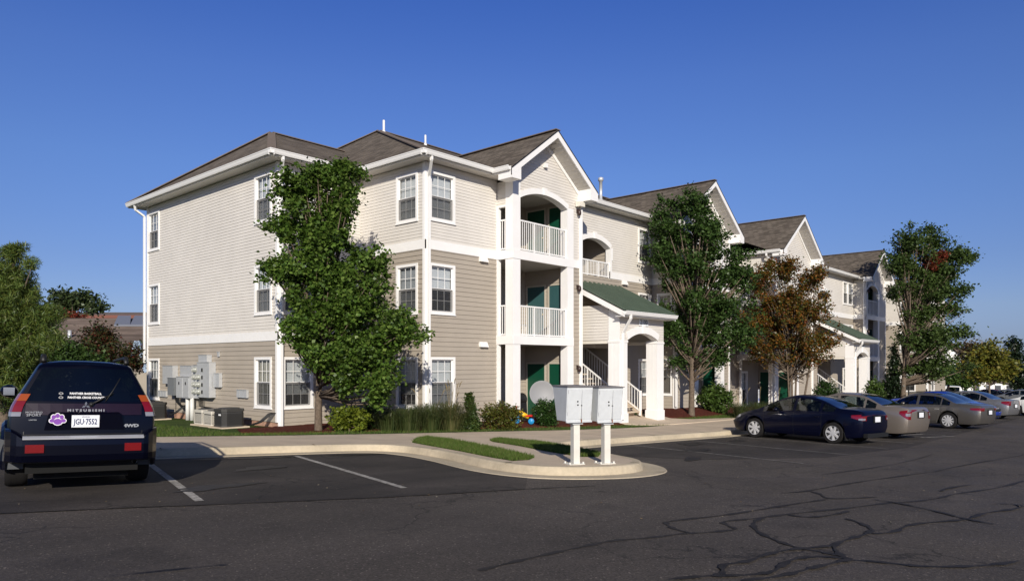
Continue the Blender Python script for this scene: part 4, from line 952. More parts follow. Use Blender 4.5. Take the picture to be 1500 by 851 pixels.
for i, (x, y, z, m_) in enumerate(((3.62, -.55, .2, mat('toy_pink', (.65, .45, .60), .5, .4)),)):
    mb = MB(); mb.tube([(x, y, -.1), (x-.02, y, .6), (x+.03, y, 1.0)], [.05, .055, .04], 8); mb.tube([(x+.03, y, 1.0), (x+.1, y-.02, 1.03)], .03, 8)
    tag(mb.build('folded_stroller', m_), 'pink folded cloth bundle leaning beside the dish on the patio', 'bundle')
t = empty('black_grill', (3.95, -.35, -.1), 0, 'black covered barbecue grill standing behind the satellite dish', 'grill')
mb = MB(); mb.hexa([(-.28, -.2, 0), (.28, -.2, 0), (.28, .2, 0), (-.28, .2, 0), (-.25, -.18, .8), (.25, -.18, .8), (.25, .18, .8), (-.25, .18, .8)]); mb.build('cart', M_black, t)
mb = MB(); mb.lathe([(0, -.26), (.2, -.26), (.22, -.22), (.22, .22), (.2, .26), (0, .26)], (0, 0, .82), 'x', 16); mb.build('lid', M_black, t)
# plastic chair on second floor balcony
t = empty('balcony_chair', (4.1, -.3, 2.89), R(20), 'white plastic chair on the second floor balcony behind the railing', 'chair')
mb = MB(); mb.box(-.2, -.2, .40, .2, .2, .43); mb.build('seat', M_gutter, t)
mb = MB(); mb.hexa([(-.2, .18, .43), (.2, .18, .43), (.2, .21, .43), (-.2, .21, .43), (-.17, .27, .85), (.17, .27, .85), (.17, .3, .85), (-.17, .3, .85)]); mb.build('backrest', M_gutter, t)
for x in (-.18, .18):
    for y in (-.18, .18): mb = MB(); mb.bar((x, y, 0), (x*.95, y*.95, .4), .035); mb.build('leg', M_gutter, t)
# ------------------------------------------------------------ cars
def paint(name, col, metal=.0, rough=.28, fl=.5, coat=.6):
    return mat(name, col, rough, fl, metal=metal, coat=coat)
M_tyre = mat('tyre_rubber', (.014, .013, .013), .85, .2)
M_rim = mat('rim_silver', (.62, .62, .63), .4, .5, metal=.35)
M_chrome = mat('chrome', (.65, .66, .68), .15, .5, metal=1)
M_carglass = glass('car_glass', (.30, .34, .34)); M_cardark = glass('car_glass_dark', (.08, .10, .11))
M_red = mat('lamp_red', (.15, .002, .004), .12, .8, coat=.6); M_clear = mat('lamp_clear', (.20, .20, .22), .1, .8, coat=.6); M_amber = mat('lamp_amber', (.27, .05, .003), .12, .8, coat=.6)
M_plate = mat('plate_white', (.72, .73, .76), .4, .5); M_navytxt = mat('plate_navy', (.02, .03, .10), .5, .4)
M_seat = mat('seat_grey', (.16, .155, .15), .8, .2); M_under = mat('underbody', (.008, .008, .008), .8, .2)
M_greyplastic = mat('grey_plastic', (.055, .06, .068), .6, .4)
def ip(tab, x):
    if x <= tab[0][0]: return tab[0][1]
    for (a, b), (c, d) in zip(tab, tab[1:]):
        if x <= c: return b+(d-b)*(x-a)/(c-a)
    return tab[-1][1]
def smoothtab(tab, k=5): return smooth(tab, k)
def orient(o, u, y, rz):
    e = .8; n = Vector((-(G(u+e, y)-G(u-e, y))/(2*e), -(G(u, y+e)-G(u, y-e))/(2*e), 1)).normalized()
    f = Vector((math.cos(rz), math.sin(rz), 0)); l = n.cross(f).normalized(); f = l.cross(n)
    m = Matrix((f, l, n)).transposed().to_4x4(); m.translation = (u, y, G(u, y)+.006); o.matrix_world = m; return o
def wheel(parent, x, y, r, wdt, side, style):
    mb = MB(); h = wdt/2
    mb.lathe([(r*.69, -h), (r*.95, -h), (r*.985, -h*.8), (r, -h*.5), (r, h*.5), (r*.985, h*.8), (r*.95, h), (r*.69, h)], (x, y, r), 'y', 36)
    for k in (-.45, 0, .45): mb.lathe([(r*1.002, h*k-.004), (r*1.002, h*k+.004)], (x, y, r), 'y', 36)
    wh = mb.build('wheel', M_tyre, parent, 50)
    mb = MB(); o = side*h; ri = r*.71
    mb.lathe([(ri, o*.98), (ri*.95, o*.9), (ri*.90, o*.55), (ri*.15, o*.5), (0, o*.5)], (x, y, r), 'y', 30, 0 if style != 'hub' else 0)
    ns = {'spoke7': 7, 'spoke5': 5, 'hub': 10}[style]
    for k in range(ns):
        a = 2*math.pi*k/ns+.2; c, s = math.cos(a), math.sin(a); wa = ri*(.20 if style == 'spoke7' else .26 if style == 'spoke5' else .16)
        pt = lambda rr, ww, yy: (x+rr*c-ww*s, y+yy, r+rr*s+ww*c)
        o1, o2 = o*.62, o*.93
        mb.hexa([pt(ri*.12, -wa*.8, o1), pt(ri*.97, -wa*.9, o1), pt(ri*.97, wa*.9, o1), pt(ri*.12, wa*.8, o1), pt(ri*.12, -wa*.6, o2), pt(ri*.97, -wa*.7, o2), pt(ri*.97, wa*.7, o2), pt(ri*.12, wa*.6, o2)], 1)
    mb.lathe([(ri*.26, o*.5), (ri*.24, o*.95), (0, o*.97)], (x, y, r), 'y', 16, 1)
    mb.lathe([(ri*1.0, o*.9), (ri*.99, o*1.0), (ri*.92, o*.96)], (x, y, r), 'y', 30, 1)
    mb.build('rim', [mat('rim_dark', (.06, .06, .06), .5, .5), M_rim], wh, 40)
def car(name, label, S, u, y, rz, pt, group=None, cat='car', detail=True):
    L, W, H, wb, fo, tr = (S[k] for k in ('L', 'W', 'H', 'wb', 'fo', 'tr'))
    t = empty(name, (0, 0, 0), 0, label, cat, group)
    xf = L/2-fo; xr = xf-wb; Ra = tr+.055
    top = smoothtab(S['top'], 4) if S.get('sm', True) else S['top']; belt = S['belt']; sill = .20 if S.get('sill') is None else S['sill']
    gx = S['glass']; pil = S['pillars']; ws = S['ws']; rw = S['rw']; doors = S['doors']
    xs = set(np.linspace(-L/2, L/2, 46 if detail else 26))
    for a in (xf, xr):
        for k in range(-9, 10): xs.add(a+Ra*math.sin(k/9*math.pi/2))
    forced = {gx[0], gx[1], *ws, *rw, *[q for p in pil for q in p], *[q for p in doors for q in p]}
    xs |= forced | {-L/2+.03, -L/2+.08, L/2-.03, L/2-.08}
    xs = sorted(x for x in xs if -L/2 <= x <= L/2); o_ = [xs[0]]; forced -= {q for q in forced if abs(abs(q)-L/2) < .02}
    for x in xs[1:]:
        if x-o_[-1] > .012: o_.append(x)
        elif x in forced: o_[-1] = x
    xs = o_
    tumble = S.get('tumble', .80); rt = S.get('rtap', .84); ft = S.get('ftap', .80); rl = S.get('rlen', .8); fl = S.get('flen', .9)
    def wd(x):
        w_ = 1.
        if x < -L/2+rl: q = (-L/2+rl-x)/rl; w_ = 1-(1-rt)*(.45*q**2+.55*q**7)
        if x > L/2-fl: q = (x-(L/2-fl))/fl; w_ = 1-(1-ft)*(.5*q**2+.5*q**6)
        return W/2*w_
    def lean(z): return S.get('lean', .0)*max(0, z-S.get('leanz', .9))
    def lowtuck(z): return S.get('tuck', .10)*max(0, (.40-z))/.2
    def sect(x):
        w_ = wd(x); tp = ip(top, x); zb = sill
        e = max(0, (x-(L/2-.35))/.35) if x > 0 else max(0, (-L/2+.35-x)/.35); zb += .03*e
        for a in (xf, xr):
            d = abs(x-a)
            if d < Ra: zb = max(zb, tr+math.sqrt(Ra*Ra-d*d))
        sh = min(ip(belt, x), tp-.03); hf = max(0, (tp-sh)/(H-.9)) if H < 1.55 else max(0, (tp-sh)/(H-1.1)); hf = min(hf, 1)
        wr = w_*(.90-(.90-tumble)*hf*1.0); zr = tp-.012-.05*hf
        z1 = max(sill+.10, zb+.012); z2 = max(.52*H/1.45, z1+.02); z3 = max(sh-.17, z2+.01); z4 = max(sh-.045, z3+.006); sh = max(sh, z4+.004); zr = max(zr, sh+.004)
        wl = w_*.945
        P = [(w_*.935, zb), (w_*.975, z1), (w_*1.0, z2), (w_*.992, z3), (w_*.968, z4), (wl, sh)]
        for q in (.10, .90): P.append((wl+(wr-wl)*q+.012*math.sin(q*math.pi)*hf, sh+(zr-sh)*q))
        P += [(wr, zr), (wr*.91, zr+(tp-zr)*.45), (wr*.5, tp-(tp-zr)*.12), (0, tp)]
        return P
    secs = [sect(x) for x in xs]; NR = 12
    def X(x, z):
        ef = max(0, 1-(x+L/2)/.9); ff = max(0, 1-(L/2-x)/.3)
        return x+lean(z)*ef+lowtuck(z)*max(0, 1-(x+L/2)/.25)-lowtuck(z)*ff
    parts = {}
    def put(key, pts, sm=True):
        parts.setdefault(key, MB()).add(pts, [(0, 1, 2, 3)], 0, sm)
    for i in range(len(xs)-1):
        xa, xb = xs[i], xs[i+1]; xm = (xa+xb)/2; A, Bq = secs[i], secs[i+1]
        for r in range(NR-1):
            key = ('body',)
            if r == 6 and gx[0] <= xm <= gx[1] and not any(p[0] <= xm <= p[1] for p in pil) and A[7][1]-A[6][1]+Bq[7][1]-Bq[6][1] > .05:
                k = sum(1 for p in pil if xm > p[1]); key = ('glass', k)
            elif r in (9, 10) and ws[0] <= xm <= ws[1]: key = ('windshield',)
            elif r in (9, 10) and rw[0] <= xm <= rw[1]: key = ('rear_window',)
            elif r <= 8 and r >= 1:
                for k, d in enumerate(doors):
                    if d[0] <= xm <= d[1] and not (r < 5 and any(abs(xm-a) < Ra+.0 for a in (xf, xr)) and False): key = ('door', k)
                if key[0] == 'door' and r > 7: key = ('body',)
            for sg in (1, -1):
                if key[0] in ('windshield', 'rear_window', 'body'): kk_ = key
                else: kk_ = key+(sg,)
                q = [(X(xa, A[r][1]), sg*A[r][0], A[r][1]), (X(xb, Bq[r][1]), sg*Bq[r][0], Bq[r][1]), (X(xb, Bq[r+1][1]), sg*Bq[r+1][0], Bq[r+1][1]), (X(xa, A[r+1][1]), sg*A[r+1][0], A[r+1][1])]
                put(kk_, q if sg < 0 else q[::-1])
        for sg in (1, -1):   # inner arch lip
            put(('under',), [(X(xa, A[0][1]), sg*A[0][0], A[0][1]), (X(xb, Bq[0][1]), sg*Bq[0][0], Bq[0][1]), (xb, sg*(Bq[0][0]-.27), Bq[0][1]), (xa, sg*(A[0][0]-.27), A[0][1])])
    # end caps
    fr = [-1, -.93, -.5, 0, .5, .93, 1]; bul = S.get('bulge', .06)
    for end, idx in ((-1, 0), (1, -1)):
        A = secs[idx]; x0 = xs[idx]
        for r in range(NR-1):
            for a, b in zip(fr, fr[1:]):
                def pp(f, rr): return (X(x0, A[rr][1])+end*bul*(1-f*f), f*A[rr][0], A[rr][1])
                key = ('body',)
                if end < 0 and S.get('hatch') and r in (6, 7) and abs(a+b)/2 < .9: key = ('rear_window',)
                q = [pp(a, r), pp(b, r), pp(b, r+1), pp(a, r+1)]
                put(key, q if end > 0 else q[::-1])
    mats = {'body': pt, 'glass': S.get('gm', M_carglass), 'windshield': M_carglass, 'rear_window': S.get('rm', M_cardark), 'door': pt, 'under': M_under}
    objs = {}
    for key, mb in parts.items():
        nm = {'glass': 'side_window', 'under': 'wheel_well'}.get(key[0], key[0])
        # weld shared points so shading is smooth
        o = mb.build(nm, mats[key[0]], t)
        bm = bmesh.new(); bm.from_mesh(o.data); bmesh.ops.remove_doubles(bm, verts=bm.verts, dist=.0008); bmesh.ops.dissolve_degenerate(bm, dist=.0005, edges=bm.edges); bm.to_mesh(o.data); bm.free()
        o.data.set_sharp_from_angle(angle=R(38)); objs[key] = o
    def yat(x, z):
        P = sect(x)
        for a, b in zip(P, P[1:]):
            if a[1] <= z <= b[1]: return a[0]+(b[0]-a[0])*(z-a[1])/max(b[1]-a[1], 1e-6)
        return P[0][0] if z < P[0][1] else P[-2][0]
    t['_'] = 0; del t['_']
    # seams
    mb = MB()
    for xd in sorted({q for d in doors for q in d}):
        if any(abs(xd-a) < Ra*.6 for a in (xf, xr)): continue
        for sg in (1, -1):
            P = sect(xd); w5 = .005
            for a, b in list(zip(P, P[1:]))[0:5]:
                mb.quad((xd-w5, sg*(a[0]+.002), a[1]), (xd+w5, sg*(a[0]+.002), a[1]), (xd+w5, sg*(b[0]+.002), b[1]), (xd-w5, sg*(b[0]+.002), b[1]))
    if mb.f: mb.build('door_seam', M_black, t)
    # handles
    for k, d in enumerate(doors):
        for sg in (1, -1):
            xh = d[0]+.16; zh = min(ip(belt, xh)-.13, ip(top, xh)-.15); yy = yat(xh, zh)
            m2 = MB(); m2.hexa([(xh-.08, sg*(yy-.005), zh-.012), (xh+.09, sg*(yy-.005), zh-.012), (xh+.09, sg*(yy+.022), zh-.012), (xh-.08, sg*(yy+.022), zh-.012), (xh-.08, sg*(yy-.005), zh+.014), (xh+.09, sg*(yy-.005), zh+.014), (xh+.085, sg*(yy+.02), zh+.014), (xh-.075, sg*(yy+.02), zh+.014)])
            if ('door', k, sg) in objs: m2.build('door_handle', pt if not S.get('chromehandle') else M_chrome, objs[('door', k, sg)])
    # floor, seats
    mb = MB(); mb.box(-L/2+.22, -W/2+.30, .17, L/2-.22, W/2-.30, .42)
    mb.box(xr+.45, -W/2+.12, .19, xf-.45, W/2-.12, .40); mb.build('chassis', M_under, t)
    if detail:
        sx = ws[0]-.55
        for x, ys_ in ((sx, (-.36, .36)), (sx-.85, (-.36, .36))):
            for yy in ys_:
                mb = MB(); zb = .45 if H < 1.6 else .75; hh = min(H-.42, ip(top, x-.42)-.30)-zb
                mb.hexa([(x-.28, yy-.24, zb), (x+.22, yy-.24, zb), (x+.22, yy+.24, zb), (x-.28, yy+.24, zb), (x-.28, yy-.24, zb+.14), (x+.22, yy-.24, zb+.16), (x+.22, yy+.24, zb+.16), (x-.28, yy+.24, zb+.14)])
                mb.hexa([(x-.30, yy-.23, zb+.1), (x-.18, yy-.23, zb+.1), (x-.18, yy+.23, zb+.1), (x-.30, yy+.23, zb+.1), (x-.44, yy-.20, zb+hh), (x-.34, yy-.20, zb+hh), (x-.34, yy+.20, zb+hh), (x-.44, yy+.20, zb+hh)])
                mb.hexa([(x-.45, yy-.12, zb+hh+.01), (x-.36, yy-.12, zb+hh+.01), (x-.36, yy+.12, zb+hh+.01), (x-.45, yy+.12, zb+hh+.01), (x-.46, yy-.10, zb+hh+.17), (x-.38, yy-.10, zb+hh+.17), (x-.38, yy+.10, zb+hh+.17), (x-.46, yy+.10, zb+hh+.17)])
                mb.build('seat', M_seat, t)
        mb = MB(); zd = ip(belt, ws[0])-.02; mb.hexa([(ws[0]+.0, -W/2+.16, .5), (ws[1]-.1, -W/2+.16, .5), (ws[1]-.1, W/2-.16, .5), (ws[0]+.0, W/2-.16, .5), (ws[0]+.05, -W/2+.16, zd-.06), (ws[1]-.15, -W/2+.18, zd-.06), (ws[1]-.15, W/2-.18, zd-.06), (ws[0]+.05, W/2-.16, zd-.06)]); mb.build('dashboard', M_black, t)
    # mirrors
    for sg in (1, -1):
        xm = ws[0]+.12 if not S.get('mx') else S['mx']; zm_ = ip(belt, xm)+.09; yy = yat(xm, zm_-.07)-S.get('mo', 0); zm_ += S.get('mz', 0)
        mb = MB(); mb.bar((xm, sg*(yy-.03), zm_-.05), (xm, sg*(yy+.08), zm_-.03), .05, .03)
        ms = S.get('mir', (.09, .10, .07)); v = []
        mb.lathe([(0, -ms[0]*.8), (.55, -ms[0]*.75), (.9, -ms[0]*.3), (1, 0), (.8, ms[0]*.5), (.45, ms[0]*.85), (0, ms[0])], (0, 0, 0), 'x', 14)
        nv = len(mb.v)-7*14
        for i in range(nv, len(mb.v)):
            a, b, c = mb.v[i]; mb.v[i] = (a+xm, sg*(yy+.08+ms[1])+b*ms[1], zm_+c*ms[2])
        mo = mb.build('mirror', pt, t)
        mb = MB(); mb.quad(*[(xm-ms[0]*.81, sg*(yy+.08+ms[1])+a*ms[1]*.6, zm_+b*ms[2]*.6) for a, b in ((-1, -1), (1, -1), (1, 1), (-1, 1))]); mb.build('mirror_glass', mat('mirror_glass', (.5, .55, .6), .05, .5, metal=1), mo)
    # lamps wrap round the corners
    def lamp_patch(nm, mt, end, z0, z1, ylen, xlen, zs0=None, zs1=None, off=.008, sg=(1, -1)):
        for s in sg:
            mb = MB(); cols = []
            A = secs[0 if end < 0 else -1]; xe = xs[0 if end < 0 else -1]
            for j in range(7):       # along side from far to corner
                x = xe-end*xlen*(1-j/6); a = j/6; lo = (zs0 if zs0 is not None else z0)*(1-a)+z0*a; hi = (zs1 if zs1 is not None else z1)*(1-a)+z1*a
                cols.append([(X(x, z)+(off*end if j == 6 else 0), s*(yat(x, z)+off), z) for z in np.linspace(lo, hi, 5)])
            for j in range(1, 4):
                col = []
                for z in np.linspace(z0, z1, 5):
                    ym = yat(xe, z); f = max(1-ylen*j/3/ym, 0); col.append((X(xe, z)+end*(bul*(1-f*f)+off), s*f*ym, z))
                cols.append(col)
            for a, b in zip(cols, cols[1:]):
                for k in range(4): mb.add([a[k], b[k], b[k+1], a[k+1]], [(0, 1, 2, 3)], 0, True)
            mb.build(nm, mt, t)
    for l in S.get('lamps', ()): lamp_patch(*l)
    for sg in (1, -1):
        for x in (xf, xr): wheel(t, x, sg*(W/2-.115), tr, S.get('tw', .205), sg, S.get('wheel', 'spoke7'))
    # plate
    if S.get('plate'):
        zp = S['plate']; A = secs[0]; xp = X(xs[0], zp)-bul-.012
        mb = MB(); mb.box(xp-.006, -.155, zp-.078, xp+.004, .155, zp+.078); mb.build('licence_plate', M_plate, t)
        if S.get('platebox', True):
            mb = MB(); mb.box(xp-.002, -.24, zp-.10, xp+.01, .24, zp+.105); mb.build('plate_recess', S.get('pb', M_black), t)
    if S.get('grille'):
        zg = S['grille']; xg = L/2+bul
        mb = MB(); mb.box(xg-.01, -.38, zg-.06, xg+.012, .38, zg+.06); mb.build('grille', M_black, t)
        mb = MB(); mb.box(xg-.03, -.42, .28, xg+.006, .42, .38); mb.build('air_intake', M_black, t)
    t['_x'] = 0; del t['_x']
    orient(t, u, y, rz)
    return t, dict(sect=sect, X=X, yat=yat, xs=xs, secs=secs, bul=bul, xf=xf, xr=xr)
HD = math.atan2(.978, .19)
SED = dict(L=4.49, W=1.75, H=1.435, wb=2.70, fo=.93, tr=.318, top=[(-2.245, .90), (-2.19, .985), (-2.0, 1.04), (-1.66, 1.06), (-1.45, 1.10), (-1.0, 1.29), (-.62, 1.40), (-.2, 1.435), (.15, 1.42), (.55, 1.30), (1.05, 1.06), (1.28, .965), (1.6, .885), (1.95, .79), (2.15, .68), (2.245, .56)],
           belt=[(-2.245, .86), (-1.7, .955), (-.5, .90), (.9, .86), (1.6, .80), (2.245, .5)], glass=(-1.42, 1.02), pillars=[(-1.02, -.93), (-.14, -.04)], ws=(.30, 1.27), rw=(-1.55, -.66), doors=[(-1.02, -.09), (-.09, .98)], tumble=.66,
           lamps=[('tail_lamp', M_red, -1, .72, .90, .16, .30, .80, .88), ('reverse_lamp', M_clear, -1, .73, .79, .10, .10, .74, .78, .012), ('headlamp', M_clear, 1, .60, .72, .30, .34, .66, .74)], plate=.75, grille=.60, rtap=.86, ftap=.80, tuck=.12)
t, C = car('parked_sedan', 'dark navy sedan parked with its nose to the kerb, nearest of the row', SED, 8.8, -8.47, HD, paint('navy_paint', (.0015, .0022, .011), .0, .3, .15, .28), 'cars parked along the kerb')
mb = MB()
for sg in (1, -1): mb.hexa([(C['xr']-.40, sg*.66, .12), (C['xr']-.385, sg*.66, .12), (C['xr']-.385, sg*.84, .12), (C['xr']-.40, sg*.84, .12), (C['xr']-.36, sg*.66, .34), (C['xr']-.345, sg*.66, .34), (C['xr']-.345, sg*.86, .36), (C['xr']-.36, sg*.86, .36)])
mb.build('mud_flap', M_black, t)
mb = MB(); mb.box(-2.33, -.62, .22, -2.2, .62, .34); mb.build('rear_valance', M_black, t)
CAM = dict(L=4.80, W=1.80, H=1.49, wb=2.72, fo=.95, tr=.325, top=[(-2.40, .93), (-2.35, 1.03), (-2.1, 1.085), (-1.75, 1.09), (-1.52, 1.12), (-1.05, 1.36), (-.72, 1.45), (-.25, 1.49), (.15, 1.47), (.55, 1.34), (1.05, 1.09), (1.3, 1.0), (1.7, .92), (2.1, .82), (2.3, .72), (2.40, .60)],
           belt=[(-2.40, .88), (-1.7, .98), (-.5, .93), (.9, .89), (1.6, .84), (2.4, .55)], glass=(-1.40, 1.05), pillars=[(-1.05, -.98), (-.12, -.02)], ws=(.30, 1.28), rw=(-1.62, -.72), doors=[(-1.05, -.07), (-.07, 1.0)], tumble=.66,
           lamps=[('tail_lamp', M_red, -1, .66, .97, .14, .24, .84, .93), ('reverse_lamp', M_clear, -1, .76, .86, .10, .06, .78, .86, .013), ('headlamp', M_clear, 1, .62, .75, .32, .36, .68, .76)], plate=.80, grille=.64, rtap=.86, wheel='hub', chromehandle=True)
car('parked_sedan', 'champagne tan sedan parked directly beyond the navy one', CAM, 11.95, -8.8, HD, paint('tan_paint', (.25, .215, .185), .55, .35), 'cars parked along the kerb')
OLD = dict(CAM, L=4.76, W=1.78, H=1.42, wb=2.67, top=[(-2.38, .88), (-2.34, .96), (-2.1, 1.0), (-1.6, 1.02), (-1.40, 1.06), (-.95, 1.30), (-.66, 1.39), (-.2, 1.42), (.2, 1.40), (.5, 1.29), (1.0, 1.02), (1.3, .94), (1.7, .88), (2.1, .79), (2.3, .70), (2.38, .58)],
           belt=[(-2.38, .84), (-1.7, .92), (-.5, .90), (.9, .87), (1.6, .81), (2.38, .55)], glass=(-1.28, 1.0), pillars=[(-.98, -.93), (-.10, 0)], rw=(-1.5, -.66), doors=[(-.98, -.05), (-.05, .96)],
           lamps=[('tail_lamp', M_red, -1, .74, .86, .24, .34, .78, .85), ('headlamp', M_clear, 1, .60, .72, .32, .30, .64, .72)], plate=.68)
car('parked_sedan', 'bronze grey older sedan with white wheel covers and a small flat red tail lamp', OLD, 19.55, -9.62, HD, paint('bronze_paint', (.135, .125, .115), .6, .35), 'cars parked along the kerb')
SMALL = dict(SED, L=4.45, H=1.42, W=1.70, rm=M_carglass)
car('parked_sedan', 'bright blue small sedan backed in with its headlamps facing the lane', SMALL, 24.7, -9.3, HD+math.pi, paint('blue_paint', (.01, .05, .42), .3, .3), 'cars parked along the kerb')
car('parked_sedan', 'silver sedan parked between the blue car and the white wagon', dict(OLD, L=4.5, H=1.44, lamps=[('tail_lamp', M_red, -1, .70, .92, .18, .30, .82, .90), ('headlamp', M_clear, 1, .6, .72, .3, .3, .64, .72)]), 29.9, -9.35, HD, paint('silver_paint', (.24, .24, .25), .6, .35), 'cars parked along the kerb')
WAG = dict(CAM, L=4.6, H=1.55, W=1.78, top=[(-2.3, 1.05), (-2.22, 1.25), (-1.95, 1.45), (-1.5, 1.53), (-.6, 1.55), (.2, 1.52), (.6, 1.40), (1.15, 1.10), (1.4, 1.0), (1.8, .9), (2.2, .75), (2.3, .6)], glass=(-2.0, 1.1), pillars=[(-1.25, -1.18), (-.15, -.05)], rw=(-2.25, -1.98), ws=(.35, 1.38), doors=[(-1.1, -.1), (-.1, 1.0)],
           lamps=[('tail_lamp', M_red, -1, .75, 1.0, .22, .16), ('headlamp', M_clear, 1, .62, .75, .3, .34)])
car('parked_wagon', 'white wagon standing at the right edge beyond the silver sedan', WAG, 34.7, -12.5, HD, paint('white_paint', (.68, .68, .66)), 'cars parked along the kerb')
# far lot
far = [(61.5, -1.4, 1.7, 'white_paint', (.68, .68, .66), 'white sport utility vehicle standing side on behind the person in black', 'SUVX'),
       (69, -4.5, 1.6, 'black_paint', (.01, .01, .012), 'black sedan low in the far lot behind the blue car', 'SED'),
       (66, -7.6, 1.5, 'grey_paint', (.12, .125, .13), 'grey sedan in the far lot behind the silver sedan', 'SED'),
       (77, -5.0, 1.5, 'silver_paint', None, 'silver sedan far back in the lot under the yellow tree', 'SED'),
       (88, -9.5, 1.5, 'navy_paint', None, 'dark blue sport utility vehicle at the right end of the far lot', 'SUVX'),
       (80, -10.5, 1.45, 'white_paint', None, 'white sedan at the far right beyond the white wagon', 'SED'),
       (72, 2.5, .2, 'blue_paint', None, 'blue car far back beside the white sport utility vehicle', 'SED'),
       (86, 6.0, .3, 'grey_paint', None, 'grey car partly hidden under the big tree in the far lot', 'SED'),
       (92, -1.5, 1.6, 'red_paint', (.25, .012, .012), 'dark red car at the back of the far lot', 'SED'),
       (97, 4, 1.6, 'white_paint', None, 'white car at the very back of the far lot', 'SED')]
SUVX = dict(L=4.7, W=1.8, H=1.70, wb=2.75, fo=.85, tr=.36, top=[(-2.35, 1.30), (-2.28, 1.55), (-2.1, 1.67), (-1, 1.70), (.2, 1.69), (.55, 1.58), (1.0, 1.22), (1.2, 1.14), (1.8, 1.08), (2.2, .98), (2.35, .7)], belt=[(-2.35, 1.08), (.9, 1.04), (1.6, .95), (2.35, .62)], glass=(-2.15, .98), pillars=[(-1.15, -1.03), (-.12, -.0)], ws=(.35, 1.12), rw=(-2.34, -2.2), doors=[(-1.08, -.06), (-.06, 1.0)], tumble=.74, sill=.3, rtap=.92, wheel='spoke5',
            lamps=[('tail_lamp', M_red, -1, .9, 1.2, .16, .1), ('headlamp', M_clear, 1, .75, .9, .26, .25)])
for u, y, rz, pn, pc, lab, kind in far:
    car({'SED': 'parked_sedan', 'SUVX': 'parked_suv'}[kind], lab, {'SED': SED, 'SUVX': SUVX}[kind], u, y, rz, MATS.get(pn) or paint(pn, pc), 'cars in the far lot', detail=False)
# the near sport utility vehicle
MS = dict(L=4.56, W=1.66, H=1.69, wb=2.725, fo=.82, tr=.365, top=[(-2.28, 1.635), (-2.22, 1.665), (-2.0, 1.685), (-1, 1.69), (.1, 1.68), (.42, 1.60), (.95, 1.18), (1.1, 1.10), (1.7, 1.05), (2.1, .98), (2.22, .85), (2.28, .70)], sm=True,
          belt=[(-2.28, 1.11), (-1, 1.10), (.9, 1.08), (1.6, .95), (2.28, .62)], glass=(-2.0, .92), pillars=[(-1.28, -1.16), (-.14, -.02)], ws=(.28, 1.06), rw=(-3, -2.9), doors=[(-1.12, -.08), (-.08, .96)], tumble=.625, sill=.36, rtap=.945, rlen=.4, ftap=.86,
          hatch=True, lean=.30, leanz=.98, bulge=.045, tuck=0, wheel='spoke5', tw=.25, mir=(.10, .12, .10), mx=.70, mo=.09, mz=.06, gm=M_cardark)
navy2 = paint('deep_navy_paint', (.001, .0014, .006), .0, .28, .12, .3)
fdir = (.25, .968)
t, C = car('parked_suv', 'dark navy sport utility vehicle seen from behind with a purple paw sticker', MS, -11.36+.25*1.02+.02, -5.6+.968*1.02+.12, math.atan2(*fdir[::-1]), navy2, cat='sport utility vehicle')
RX = C['xs'][0]; X_ = C['X']; bul = C['bul']
def rearx(z, y=0): ym = C['yat'](RX, z); f = min(abs(y)/ym, 1); return X_(RX, z)-bul*(1-f*f)
# bumper
mb = MB(); n = 14
prof2 = [(-.0, .40), (-.16, .42), (-.19, .50), (-.19, .62), (-.175, .70), (-.11, .725), (.02, .735)]
def bpt(yf, dx, z):
    y = yf*.835; c = max(0, abs(yf)-.80)/.20
    return (RX-.02+dx*(1-.75*c**1.6)+.10*c**2-.02*(1-yf*yf), y, z+(.085*min(1, max(0, (abs(yf)-.80)/.10)) if z > .69 else 0))
ysn = [-1+2*i/28 for i in range(29)]
for i in range(28):
    for a, b in zip(prof2, prof2[1:]):
        mb.add([bpt(ysn[i], *a), bpt(ysn[i+1], *a), bpt(ysn[i+1], *b), bpt(ysn[i], *b)], [(0, 1, 2, 3)], 0, True)
for sg in (1, -1):  # returns along the flanks to the wheel arch
    y0 = sg*.85
    for a, b in zip(prof2, prof2[1:]):
        pa, pb = bpt(sg, *a), bpt(sg, *b)
        mb.add([pa, (C['xr']-.42, sg*.86, pa[2]), (C['xr']-.42, sg*.86, pb[2]), pb], [(0, 1, 2, 3)], 0, True)
bp = mb.build('rear_bumper', navy2, t, 35)
mb = MB()
for i in range(3, 25): mb.hexa([bpt(ysn[i], -.195, .695), bpt(ysn[i+1], -.195, .695), bpt(ysn[i+1], -.13, .728), bpt(ysn[i], -.13, .728), bpt(ysn[i], -.20, .712), bpt(ysn[i+1], -.20, .712), bpt(ysn[i+1], -.13, .735), bpt(ysn[i], -.13, .735)])
mb.build('step_strip', mat('step_silver', (.55, .56, .60), .35, .5, metal=.4), bp)
for sg in (1, -1):
    mb = MB(); a = [bpt(sg*.52, -.195, .0), bpt(sg*.75, -.195, 0)]
    mb.hexa([(a[0][0]-.012, a[0][1], .535), (a[1][0]-.012, a[1][1], .535), (a[1][0]+.03, a[1][1], .535), (a[0][0]+.03, a[0][1], .535), (a[0][0]-.012, a[0][1], .635), (a[1][0]-.012, a[1][1], .635), (a[1][0]+.03, a[1][1], .635), (a[0][0]+.03, a[0][1], .635)])
    mb.build('fog_reflector', M_red, bp)
